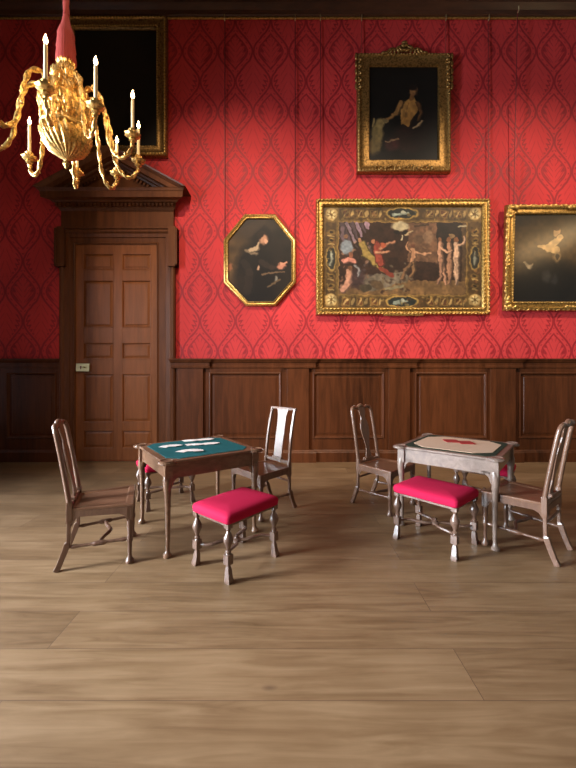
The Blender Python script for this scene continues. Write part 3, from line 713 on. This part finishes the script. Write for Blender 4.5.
P.cap(412, 99, 413, 92, 2.4, 2.2, (110, 72, 38)); P.ell(413.5, 91, 3.6, 5.2, (132, 90, 54), 10, .4); P.ell(412.5, 87.5, 4, 3.4, (24, 15, 10), 0, .4); P.ell(416.5, 93, 1.8, 4, (50, 30, 18), 0, .6, .7)
P.ell(377, 136, 6, 14, (116, 96, 56), 5, .5); P.ell(380, 123, 4, 5, (130, 108, 66), 0, .5); P.ell(374, 146, 7, 8, (104, 84, 48), 0, .6); P.cap(374, 119, 372.5, 127, 1, 1, (140, 116, 72)); P.ell(385, 121, 3.2, 2, (118, 96, 62), 20)
P.limb([(414, 128), (418, 125), (422, 121)], [1.2, 1.5, .9], (160, 128, 92)); P.cap(386, 142, 398, 139, .8, 1, (120, 92, 66)); P.noise(.15, 2.5)
canvas(P, r4, .065, .8)
hang_wire(r4, xu(361), ZG, zv(58), M_CORD); hang_wire(r4, xu(444.5), ZG, zv(58), M_CORD)

# 5 right-hand picture, leaning forward a little
r5 = picture_root('framed_painting', 'broad dark portrait with pale figure in carved gold frame at the right edge', 504, 640, 206, 311, .05)
s_ = (YW-.07)/F; W5, H5 = 136*s_, 104*s_
r5.location.z = H+(HOR-258.5)*s_; r5.location.x = (572-288)*s_; r5.location.y = YW-.075
pl5 = rectpoly(W5, H5)
frame(pl5, [(0, -.03), (0, .03), (.012, .055), (.035, .065), (.055, .055), (.075, .03), (.10, .03), (.12, .045), (.14, .04), (.15, .0)], M_GOLD_M, r5)
beads(pl5, .125, .044, .045, .016, M_GOLD, r5, (1.2, .8, .8))
lv = []
for sx, sz in ((-1, -1), (-1, 1), (1, 1), (1, -1)):
    for k in range(5): lv.append((sx*(W5/2-.05-.035*k*(k % 2)), sz*(H5/2-.05-.035*k*((k+1) % 2)), .055, .03, .8*sx*sz+k, .055))
for k in range(26): lv.append((-W5/2+.06+k*(W5-.1)/26, H5/2-.02, .05, .02, .3*(-1)**k, .045))
for k in range(-2, 3): lv.append((k*.05, H5/2-.05, .045, .03, k*.5, .06)); lv.append((k*.05, -H5/2+.05, .045, .03, k*.5, .055)); lv.append((-W5/2+.04, k*.06, .03, .045, k*.5, .055))
for k in range(26): lv.append((-W5/2+.008+.012*(k % 2), -H5/2+.06+k*(H5-.1)/26, .02, .04, .3*(-1)**k, .04)); lv.append((-W5/2+.06+k*(W5-.1)/26, -H5/2+.012, .04, .02, .3*(-1)**k, .04))
left = [l for l in lv if l[0] < -W5/2+.25]; rest = [l for l in lv if l[0] >= -W5/2+.25]
leafs(left, .022, M_GOLD, r5, 'carved_side'); leafs([l for l in rest if l[1] > 0], .022, M_GOLD, r5, 'carved_top'); leafs([l for l in rest if l[1] < 0], .022, M_GOLD, r5, 'carved_bottom')
P = Paint(511, 633, 213, 304, (34, 25, 15), 2); P.noise(.3, 10)
P.ell(545, 246, 42, 20, (96, 70, 38), -6, 1.1, .7); P.ell(600, 248, 30, 20, (96, 70, 38), 0, 1.1, .6)
P.ell(552, 285, 30, 24, (14, 11, 9), 0, .6, .95); P.ell(520, 290, 16, 14, (12, 9, 7), 0, .7, .9)
P.cap(548, 248, 560, 238, 4, 3, (190, 150, 96)); P.cap(538, 246, 556, 250, 1.4, 3.4, (186, 146, 92)); P.ell(556, 232, 3.2, 4.4, (170, 130, 84), 20); P.ell(555, 228.5, 3.6, 2.4, (70, 46, 26), 10)
P.limb([(525, 262), (529, 267), (533, 264)], [1.4, 1.8, 1], (150, 128, 96), .8); P.ell(557, 257, 4, 6, (126, 98, 62), 10, .5); P.ell(557, 257, 2, 3.6, (60, 46, 30)); P.ell(547, 276, 4, 6, (58, 54, 48), 0, .9, .7); P.ell(555, 280, 3, 5, (50, 48, 46), 0, .9, .6)
P.noise(.15, 3)
o5 = canvas(P, r5, .08, 1.0, None, M_VARNISH)
r5.rotation_euler = (math.radians(2), 0, 0)
hang_wire(r5, xu(511), ZG, zv(209))

# ------------------------------------------------------------ furniture
def chair(label, c, ang, style='yoke'):
    """side chair; local +Y is the front; ang = world heading of the front (degrees)"""
    t = thing('side_chair', label, 'chair', (c[0], c[1], 0), math.radians(ang-90), 'side chairs round the card tables')
    Z = .455
    fx, rx, fy, ry = .252, .195, .225, -.215
    # seat: dished board in a trapezoid frame
    b = MB(); n = 14
    def out(k, g=0):
        return [(-fx-.008+g, fy+.012-g), (fx+.008-g, fy+.012-g), (rx+.01-g, ry-.005+g), (-rx-.01+g, ry-.005+g)]
    L = [[(x, y, Z-.022) for x, y in out(0)], [(x, y, Z-.004) for x, y in out(0)], [(x, y, Z) for x, y in out(0, .004)], [(x, y, Z) for x, y in out(0, .045)]]
    L += [[(x, y, Z-.010) for x, y in out(0, .058)]]
    b.loft(L); b.build('seat', M_SEAT, t, bevel=.004)
    b = MB()
    for (x0, y0), (x1, y1), side in (((-fx, fy), (fx, fy), 0), ((fx, fy), (rx, ry), 1), ((rx, ry), (-rx, ry), 2), ((-rx, ry), (-fx, fy), 3)):
        a = Vector((x0, y0, 0)); d = Vector((x1-x0, y1-y0, 0)); L_ = d.length; d.normalize(); nn = Vector((-d.y, d.x, 0))*.018
        pts = [(0, Z-.022), (0, Z-.115), (.035, Z-.115), (.05, Z-.085), (.085, Z-.068), (L_-.085, Z-.068), (L_-.05, Z-.085), (L_-.035, Z-.115), (L_, Z-.115), (L_, Z-.022)]
        po = [a+d*s_+Vector((0, 0, z)) for s_, z in pts]
        b.loft([[p-nn*.5 for p in po], [p+nn*.5 for p in po]])
    b.build('seat_rail', M_CHAIR, t)
    for sx in (-1, 1):
        b = MB(); x = sx*(fx-.012); y = fy-.012
        b.box(x-.02, x+.02, y-.02, y+.02, Z-.13, Z-.012)
        b.lathe([(.019, 0), (.031, .004), (.033, .014), (.028, .028), (.016, .045), (.0145, .07), (.017, .16), (.0225, .17), (.0225, .2), (.017, .21), (.021, .28), (.024, Z-.12)], (x, y, 0), 14)
        b.build('leg', M_CHAIR, t, smooth=True)
        b = MB(); x = sx*rx
        b.bar([(x, -.285, 0), (x, -.262, .05), (x, -.232, .13), (x, -.213, .19), (x, -.206, .205), (x, -.203, .34), (x, -.20, .37), (x, -.20, .50)],
              [.036, .034, .034, .036, .027, .027, .036, .036], [.040, .038, .040, .042, .027, .027, .042, .040]); b.build('leg', M_CHAIR, t, bevel=.004)
        b = MB()
        if style == 'yoke':
            pts = curve_pts([(x, -.20, .48), (x*1.0, -.218, .60), (x*.985, -.242, .75), (x*.97, -.272, .92), (x*.95, -.290, 1.01), (x*.84, -.302, 1.05), (x*.62, -.306, 1.056)], 5)
            b.tube(pts, [.018]*len(pts), 10, 1.1)
        else:
            pts = curve_pts([(x, -.20, .48), (x*1.0, -.215, .65), (x*.98, -.245, .85), (x*.97, -.29, 1.055)], 4)
            b.bar(pts, .026, .024)
        b.build('back_post', M_CHAIR, t, smooth=True)
    # crest, shoe, splat
    b = MB()
    if style == 'yoke':
        pts = curve_pts([(-rx*.64, -.310, 1.062), (-rx*.42, -.311, 1.048), (-rx*.22, -.312, 1.055), (0, -.312, 1.072), (rx*.22, -.312, 1.055), (rx*.42, -.311, 1.048), (rx*.64, -.310, 1.062)], 4)
        b.tube(pts, [.018+.006*math.exp(-(p.x/.05)**2) for p in pts], 10)
    else:
        b.bar([(-rx-.012, -.292, 1.055), (-.09, -.293, 1.055), (-.07, -.293, 1.05), (.07, -.293, 1.05), (.09, -.293, 1.055), (rx+.012, -.292, 1.055)], .026, [.022, .022, .034, .034, .022, .022], (0, 1, 0))
    b.build('crest_rail', M_CHAIR, t, smooth=True)
    b = MB()
    zs_ = Z+.005 if style == 'yoke' else Z+.04
    b.box(-rx+.01, rx-.01, -.215, -.19, zs_-.02, zs_+.016); b.box(-.075, .075, -.222, -.182, zs_+.0, zs_+.035)
    b.build('splat_shoe', M_CHAIR, t, bevel=.004)
    b = MB()
    if style == 'yoke': wp = [(.48, .048), (.52, .052), (.56, .034), (.60, .030), (.66, .042), (.74, .066), (.82, .078), (.87, .070), (.91, .048), (.95, .040), (.985, .056), (1.03, .062), (1.055, .05)]
    else: wp = [(zs_+.02, .066), (.70, .066), (.90, .068), (.98, .070), (1.02, .085), (1.045, .095)]
    def yl(z): return -.20-.106*max(0, (z-.5)/.56)**1.15 if style == 'yoke' else -.203-.09*((z-.48)/.575)
    f1 = [(-w_, yl(z), z) for z, w_ in wp]; f2 = [(w_, yl(z), z) for z, w_ in wp]
    b.loft([[p, q, (q[0], q[1]+.012, q[2]), (p[0], p[1]+.012, p[2])] for p, q in zip(f1, f2)])
    b.build('splat', M_SEAT if style != 'yoke' else M_CHAIR, t, bevel=.002)
    for sx in (-1, 1):
        a, e = Vector((sx*(fx-.012), fy-.012, .185)), Vector((sx*rx, -.212, .165)); b = MB()
        N = 24; prf = []
        for k in range(N+1):
            u = k/N; r = .012
            if u < .06 or u > .94: r = .009
            elif abs(u-.1) < .03 or abs(u-.9) < .03: r = .0155
            elif .40 < u < .60: r = .019
            elif abs(u-.37) < .025 or abs(u-.63) < .025: r = .010
            prf.append(r)
        b.tube([a.lerp(e, k/N) for k in range(N+1)], prf, 10); b.build('stretcher', M_CHAIR, t, smooth=True)
    b = MB(); pts = curve_pts([(-.222, .0, .178), (-.13, .015, .178), (0, .055, .178), (.13, .015, .178), (.222, .0, .178)], 5)
    b.tube(pts, [.011+.006*(1-abs(p.x)/.23) for p in pts], 10); b.build('stretcher', M_CHAIR, t, smooth=True)
    b = MB(); b.tube([(-rx, -.205, .30), (-rx*.5, -.205, .30), (0, -.205, .30), (rx*.5, -.205, .30), (rx, -.205, .30)], [.009, .012, .014, .012, .009], 8); b.build('stretcher', M_CHAIR, t, smooth=True)
    return t
def FA(dx, dy): return math.degrees(math.atan2(dy, dx))
chair('wooden side chair with yoke back on the far left, nearest to the door', (-1.295-.936*.215, 3.04-.35*.215), 20.5)
chair('wooden chair with straight square back and flat splat, standing behind the green-topped table', (-.267, 3.914), 222, 'straight')
chair('wooden side chair with curved back left of the beige-topped table, against the panelling', (1.055, 4.04), FA(.70, -.715))
chair('wooden side chair on the far right seen from the side, back towards the right edge', (1.988, 3.10), 131)

def stool(label, c, ang, lx, ly):
    t = thing('stool', label, 'stool', (c[0], c[1], 0), math.radians(ang), 'crimson cushioned stools')
    hx, hy = lx/2, ly/2
    # upholstered cushion
    b = MB(); nx, ny = 12, 9; cx, cy = hx+.032, hy+.032
    def rr(z, g, dome=0):
        ring = []; r = .03
        for qx, qy, a0 in ((1, 1, 0), (-1, 1, 90), (-1, -1, 180), (1, -1, 270)):
            for k in range(5):
                a = math.radians(a0+k*22.5); ring.append((qx*(cx-r-g)+r*math.cos(a), qy*(cy-r-g)+r*math.sin(a), z))
        return ring
    L = [rr(.405, .012), rr(.41, .002), rr(.42, 0), rr(.445, -.002), rr(.462, .004), rr(.474, .02), rr(.481, .05), rr(.487, .10), rr(.489, .145)]
    b.loft(L); co = b.build('cushion', M_CRIMSON, t, smooth=True, angle=180); co['label'] = 'crimson wool cushion'
    b = MB(); b.box(-hx-.012, hx+.012, -hy-.012, hy+.012, .385, .41); b.build('seat_rail', M_STOOL, t, bevel=.003)
    for sx in (-1, 1):
        for sy in (-1, 1):
            b = MB(); x, y = sx*hx, sy*hy
            b.box(x-.022, x+.022, y-.022, y+.022, .375, .405)
            b.lathe([(.018, .19), (.014, .198), (.021, .205), (.021, .212), (.012, .222), (.016, .235), (.027, .262), (.036, .285), (.036, .300), (.028, .322), (.016, .345), (.011, .355), (.018, .361), (.018, .367), (.013, .372), (.020, .378)], (x, y, 0), 14)
            b.box(x-.024, x+.024, y-.024, y+.024, .125, .192)
            b.lathe([(.014, .10), (.012, .118), (.016, .127)], (x, y, 0), 12)
            d = Vector((sx*.35, sy, 0)).normalized()
            b.bar([Vector((x, y, .112)), Vector((x, y, .085))+d*.001, Vector((x, y, .04))+d*.006, Vector((x, y, .014))+d*.012, Vector((x, y, 0))+d*.012], [.022, .034, .038, .046, .042], [.022, .036, .042, .05, .046], (1, 0, 0))
            b.build('leg', M_STOOL, t, smooth=True, angle=35)
    b = MB()
    for sx, sy in ((1, 1), (-1, -1), (1, -1), (-1, 1)):
        pts = curve_pts([(sx*(hx-.01), sy*(hy-.01), .158), (sx*hx*.78, sy*hy*.55, .158), (sx*hx*.5, sy*hy*.42, .158), (sx*hx*.22, sy*hy*.30, .158), (0, 0, .158)], 5)
        b.tube(pts, [.011+.007*math.sin(PI*k/(len(pts)-1)) for k in range(len(pts))], 8, .7, flat=(0, 0, 1))
    b.lathe([(.02, .145), (.034, .15), (.034, .166), (.02, .172), (.012, .185), (.016, .195), (.002, .205)], (0, 0, 0), 14)
    b.build('stretcher', M_STOOL, t, smooth=True)
    return t
stool('crimson-topped stool nearest the camera, in front of the green-topped table', (-.40, 2.85), 50.3, .475, .355)
stool('crimson-topped stool in front of the beige-topped table', (1.272, 3.172), -47.5, .50, .38)
stool('crimson-topped stool half hidden behind the green-topped table, on its door side', (-1.382, 4.146), 35.4, .48, .36)
stool('crimson-topped stool mostly hidden behind the beige-topped table', (2.14, 4.0), 141, .48, .36)

ZT = .757
def table(name, label, c, ang, M_TABLE=M_TABLE):
    t = thing(name, label, 'card table', (c[0], c[1], 0), math.radians(ang), 'card tables')
    h = .428; lr = .072; n = 10
    # top outline: straight sides with projecting round corners for the candlesticks
    pts = []
    for k, (sx, sy) in enumerate(((1, 1), (-1, 1), (-1, -1), (1, -1))):
        cx, cy = sx*(h-.028), sy*(h-.028); a0 = k*90
        pts += [(cx+lr*math.cos(math.radians(a0-62+i*(214/n))), cy+lr*math.sin(math.radians(a0-62+i*(214/n)))) for i in range(n+1)]
    b = MB(); b.loft([[(x*.99, y*.99, ZT-.022) for x, y in pts], [(x, y, ZT-.016) for x, y in pts], [(x, y, ZT-.005) for x, y in pts], [(x*.992, y*.992, ZT) for x, y in pts]])
    b.build('table_top', M_TABLE, t)
    for sx in (-1, 1):
        for sy in (-1, 1):
            b = MB(); b.lathe([(.050, .0), (.054, .004), (.050, .007), (.046, .003), (.002, .002)], (sx*(h-.022), sy*(h-.022), ZT), 20); b.build('candle_well', M_TABLE, t, smooth=True)
    a = .393
    for k in range(4):
        b = MB(); b.box(-a, a, -a-.011, -a+.011, ZT-.145, ZT-.02, Matrix.Rotation(k*PI/2, 4, 'Z')); b.build('apron', M_TABLE, t, bevel=.003)
    for sx in (-1, 1):
        for sy in (-1, 1):
            b = MB(); x, y = sx*a, sy*a; d = Vector((sx, sy, 0)).normalized()
            b.box(x-.03, x+.03, y-.03, y+.03, ZT-.15, ZT-.018)
            pts_ = [(0, ZT-.12, .033), (.006, ZT-.16, .036), (.008, ZT-.21, .032), (.002, ZT-.29, .025), (0, .36, .022), (0, .22, .019), (0, .10, .0165), (.002, .06, .016), (.004, .035, .021), (.008, .02, .034), (.008, .006, .034), (.008, 0, .026)]
            b.tube([Vector((x, y, z))+d*o_ for o_, z, r in pts_], [r for o_, z, r in pts_], 14)
            for dx, dy in ((-sx, 0), (0, -sy)):             # shaped knee brackets
                p0 = Vector((x+dx*.02, y+dy*.02, 0)); dd = Vector((dx, dy, 0)); nn = Vector((dy, dx, 0))*.011
                po = [p0+dd*s_+Vector((0, 0, z)) for s_, z in ((0, ZT-.12), (.085, ZT-.12), (.075, ZT-.14), (.045, ZT-.148), (.025, ZT-.17), (.01, ZT-.215), (0, ZT-.215))]
                b.loft([[p-nn for p in po], [p+nn for p in po]])
            b.build('leg', M_TABLE, t, smooth=True, angle=35)
    return t
t1 = table('card_table', 'square wooden card table with teal baize and scattered playing cards on the left', (-.858, 3.45), 35.4)
t2 = table('card_table', 'square wooden card table with beige and dark green playing surface on the right', (1.64, 3.565), 51, wood('table_grey_walnut', (.10, .065, .048), (.27, .19, .15), (5, 12, 12), .34, .9))
# baize of the left table
M_TEAL = plain('teal_baize', (.010, .075, .078), 1.0, Specular_IOR_Level=.1, bump=.3, bscale=350, var=.15)
M_OLIVE = plain('dark_green_baize', (.026, .032, .020), 1.0, bump=.3, bscale=350, Specular_IOR_Level=.1)
M_BEIGE = plain('beige_cloth', (.50, .33, .22), .85, bump=.2, bscale=300, var=.06)
b = MB(); s0 = .375; cl = .085; pts = []
rnd = random.Random(3)
def edge(p, q, n):
    for k in range(n):
        u = k/n; w_ = Vector(p).lerp(Vector(q), u); d = (Vector(q)-Vector(p)).normalized(); nn = Vector((-d.y, d.x)); pts.append(w_+nn*(rnd.uniform(0, .006) if k else 0))
cor = [(s0, -s0+cl), (s0, s0-cl), (s0-cl, s0), (-s0+cl, s0), (-s0, s0-cl), (-s0, -s0+cl), (-s0+cl, -s0), (s0-cl, -s0)]
for k in range(8): edge(cor[k], cor[(k+1) % 8], 9 if k % 2 == 0 else 5)
b.loft([[(p.x, p.y, ZT-.002) for p in pts], [(p.x, p.y, ZT+.003) for p in pts]]); b.build('baize', M_TEAL, t1)['label'] = 'teal baize playing surface'
b = MB(); g = [(s0+.01, -s0+.05), (s0+.01, s0-.05), (s0-.05, s0+.01), (-s0+.05, s0+.01), (-s0-.01, s0-.05), (-s0-.01, -s0+.05), (-s0+.05, -s0-.01), (s0-.05, -s0-.01)]
b.loft([[(x, y, ZT-.002) for x, y in g], [(x, y, ZT+.003) for x, y in g]]); b.build('baize', M_OLIVE, t2)['label'] = 'dark green baize border'
b = MB(); i_ = .345; ci = .13; g = [(i_, -i_+ci), (i_, i_-ci), (i_-ci, i_), (-i_+ci, i_), (-i_, i_-ci), (-i_, -i_+ci), (-i_+ci, -i_), (i_-ci, -i_)]
b.loft([[(x, y, ZT+.002) for x, y in g], [(x, y, ZT+.0055) for x, y in g]]); b.build('playing_cloth', M_BEIGE, t2)['label'] = 'beige centre cloth with cut corners'
# playing cards, each a card
M_CARD = plain('card_paper', (.72, .60, .54), .6); M_CRED = plain('red_card_back', (.28, .016, .014), .6, var=.35, bscale=140)
card_me = None
def card(p, rz, z, label, group, m=M_CARD, w_=.056, h_=.088):
    b = MB(); b.box(-w_/2, w_/2, -h_/2, h_/2, 0, .0008)
    o = b.build('playing_card', m); o.location = (p[0], p[1], z); o.rotation_euler = (0, 0, rz); props(o, label, 'playing card', group); return o
card0 = card((0, 0), 0, 0, '', '', M_CARD); first = True
FANS = [(191, 451, 9, 17, 'front edge', 'front', .060), (173, 446.4, 8, 15, 'left corner', 'left', .058), (193, 445, 7, 15, 'middle', 'middle', .055),
        (211, 444, 7, 14, 'right corner', 'right', .055), (190, 441, 7, 14, 'back left edge', 'back left', .055), (206, 440, 7, 15, 'back corner', 'back', .055)]
ORD = ['leftmost', 'second', 'third', 'fourth', 'fifth', 'sixth', 'seventh', 'eighth', 'rightmost']
for fi, (u, v, n, st, lab, grp, rad) in enumerate(FANS):
    q = at(u, v, ZT); ca = math.radians((0, 18, -14, 10, -8, 12)[fi])
    for k in range(n):
        a = math.radians(((n-1)/2-k)*st)
        o = card0 if first else card0.copy()
        if not first: C.objects.link(o)
        first = False
        o.location = (q.x-rad*math.sin(a+ca)*1.3, q.y+rad*math.cos(a+ca)-rad, ZT+.004+k*.0011); o.rotation_euler = (0, 0, a+ca)
        w_ = 'rightmost card' if k == n-1 else ORD[k]+' card' + ('' if k == 0 else ' from the left')
        props(o, w_+' in the %s fan on the teal baize' % grp, 'playing card', 'playing cards fanned on the teal baize')
qc = Vector((1.65, 3.59, 0)); ca = math.radians(51)
for k, sg in enumerate((-1, 1)):
    d = Vector((math.cos(ca-PI/4), math.sin(ca-PI/4), 0)); pt = at(451.5 if sg < 0 else 466, 441.8 if sg < 0 else 443.4, ZT)
    b = MB(); b.box(-.066, .066, -.072, .072, 0, .006); o = b.build('card_pack', M_CRED, bevel=.001)
    o.location = (pt.x, pt.y, ZT+.006); o.rotation_euler = (0, 0, math.radians(-8)); props(o, 'flat red pack of cards on the beige cloth, '+('left one' if sg < 0 else 'right one')+' of the pair', 'pack of cards', 'red card packs')
# counters in the candle wells of the right table
for (u, v, lab) in ((509, 440.5, 'small white counter dish on the far right corner of the beige-topped table'), (404, 445.5, 'small shiny metal dish on the left corner of the beige-topped table')):
    pass

# ------------------------------------------------------------ chandelier
k_ = 2.3
CX, CY = -.807*k_, 1.335*k_
ch = thing('chandelier', 'gilt wood chandelier with lit candles hanging from a red tasselled cord', 'chandelier', (CX, CY, 0))
def zc_(v): return H+(HOR-v)/F*CY
prof = [(.004, zc_(169)), (.016, zc_(166)), (.024, zc_(163)), (.012, zc_(161)), (.03, zc_(159)), (.05, zc_(157.5)), (.085, zc_(155)), (.135, zc_(150.5)), (.165, zc_(145)), (.178, zc_(139)), (.18, zc_(135)), (.172, zc_(131)), (.15, zc_(129)), (.155, zc_(126)), (.17, zc_(118)), (.185, zc_(110)), (.185, zc_(102)), (.165, zc_(94)), (.13, zc_(89)), (.10, zc_(86)), (.09, zc_(82)), (.11, zc_(78)), (.10, zc_(74)), (.06, zc_(70)), (.055, zc_(66)), (.07, zc_(63)), (.04, zc_(60))]
def carve(a, z): return 1+.03*math.cos(12*a)+.06*math.cos(24*a+z*40)+.02*math.cos(z*260)
P_ = [Vector((r, z, 0)) for r, z in prof]; prof2 = [(p.x, p.y) for p in curve_pts(P_, 3)]
b = MB(); b.lathe(prof2, (0, 0, 0), 144, carve); b.build('body', M_GOLD_C, ch, smooth=True, angle=180)
b = MB()
for k in range(18):                                                 # acanthus leaves and swags
    a = 2*PI*k/18
    for z, r, l, tw in ((zc_(151), .118, .017, 1.0), (zc_(141), .168, .020, .5), (zc_(120), .172, .04, 0), (zc_(108), .187, .035, .25), (zc_(97), .175, .035, -.4), (zc_(87), .115, .028, -.5), (zc_(76), .10, .026, .3)):
        b.ball((r*math.cos(a+z), r*math.sin(a+z), z), l, (.6, .45, 1), 6, 5, Matrix.Rotation(a+z, 4, 'Z') @ Matrix.Rotation(tw, 4, 'Y'))
b.build('carved_leaves', M_GOLD_C, ch, smooth=True, angle=180)
b = MB(); b.lathe([(.16, zc_(133)), (.185, zc_(131.5)), (.19, zc_(130)), (.185, zc_(128.5)), (.16, zc_(127))], (0, 0, 0), 40); b.build('rim', M_GOLD_C, ch, smooth=True)
angs = [-71, -40, -4, 35, 73, 112, 151, 199, 246]
Rr = .25*k_
ZTIP = H+k_; ZB = ZTIP-.265
FL, flt, flb = mat('candle_flame'); flb.inputs['Base Color'].default_value = (0, 0, 0, 1); flb.inputs['Emission Color'].default_value = (1, .62, .25, 1); flb.inputs['Emission Strength'].default_value = 26
for i, adeg in enumerate(angs):
    a = math.radians(adeg); d = Vector((math.cos(a), math.sin(a), 0)); sd = Vector((-d.y, d.x, 0))
    def rz_(r, z): return d*(r*k_)+Vector((0, 0, H+z*k_))
    pts = curve_pts([rz_(.05, .985), rz_(.085, 1.025), rz_(.122, 1.005), rz_(.142, .95), rz_(.152, .89), rz_(.165, .82), rz_(.195, .775), rz_(.225, .775), rz_(.247, .81), rz_(.25, .845)], 9)
    b = MB(); N = len(pts)
    b.tube(pts, [.017-.005*j/N for j in range(N)], 10, rfn=lambda t_, th: 1+.38*math.cos(2*th-t_*70))
    for j in range(3, N-4, 5):                                      # little curling leaves along the arm
        p = pts[j]; b.ball(p+sd*.010*(-1)**j+Vector((0, 0, .010)), .019, (.6, .6, 1.1), 6, 5, Matrix.Rotation(a+j, 4, 'Z') @ Matrix.Rotation(.7, 4, 'X'))
    scr = [pts[int(N*.86)]+d*0+(d*.03)*math.cos(u)-Vector((0, 0, .03-.03*math.sin(u)))*1 for u in np.linspace(0, 5, 10)]
    arm = b.build('arm', M_GOLD_C, ch, smooth=True, angle=180)
    q = rz_(.25, .845)
    b = MB(); zz = H+.845*k_
    b.lathe([(.012, zz-.045), (.03, zz-.03), (.022, zz-.015), (.045, zz-.004), (.062, zz+.012), (.060, zz+.02), (.03, zz+.014), (.024, zz+.02), (.028, zz+.04), (.031, zz+.055), (.020, zz+.056), (.016, zz+.05)], (q.x, q.y, 0), 24, lambda th, z: 1+.10*math.cos(8*th))
    b.build('drip_pan', M_GOLD_C, arm, smooth=True, angle=60)
    b = MB(); ztop = ZTIP-.045
    b.lathe([(.0125, zz+.04), (.0125, zz+.2), (.012, ztop-.004), (.008, ztop), (.002, ztop+.001), (.0012, ztop+.008)], (q.x, q.y, 0), 12); b.build('candle', M_WAX, arm, smooth=True)
    b = MB(); b.lathe([(.003, ztop+.002), (.011, ztop+.012), (.015, ztop+.024), (.013, ztop+.038), (.007, ztop+.056), (.001, ztop+.074)], (q.x, q.y, 0), 10); b.build('flame', FL, arm, smooth=True)
    ld = bpy.data.lights.new('candle_light', 'POINT'); ld.energy = 2.5; ld.color = (1, .62, .28); ld.shadow_soft_size = .018
    lo = bpy.data.objects.new('candle_light', ld); C.objects.link(lo); lo.location = (CX+q.x, CY+q.y, ztop+.095)
b = MB(); zt = zc_(68)
b.lathe([(.068, zc_(64)), (.074, zc_(62)), (.073, zc_(58)), (.066, zc_(52)), (.071, zc_(50)), (.067, zc_(46)), (.060, zc_(38)), (.064, zc_(36)), (.052, zc_(31)), (.036, zc_(26)), (.030, zc_(22)), (.024, zc_(18)), (.02, zc_(14))], (0, 0, 0), 48, lambda th, z: 1+.07*math.cos(20*th))
b.build('tassel_cover', M_CORD, ch, smooth=True, angle=180)['label'] = 'red fabric tassel cover'
b = MB(); N = 260; z0_ = zc_(16); b.tube([(0, 0, z0_+(ZC-z0_)*j/N) for j in range(N+1)], .021, 12, rfn=lambda t_, th: 1+.22*abs(math.cos(1.5*th-t_*90))); b.build('hanging_cord', M_CORD, ch, smooth=True, angle=180)
b = MB(); b.lathe([(.08, ZC-.0), (.09, ZC-.01), (.06, ZC-.03), (.03, ZC-.05), (.02, ZC-.06)], (0, 0, 0), 20); b.build('ceiling_rose', M_GOLD_C, ch, smooth=True)
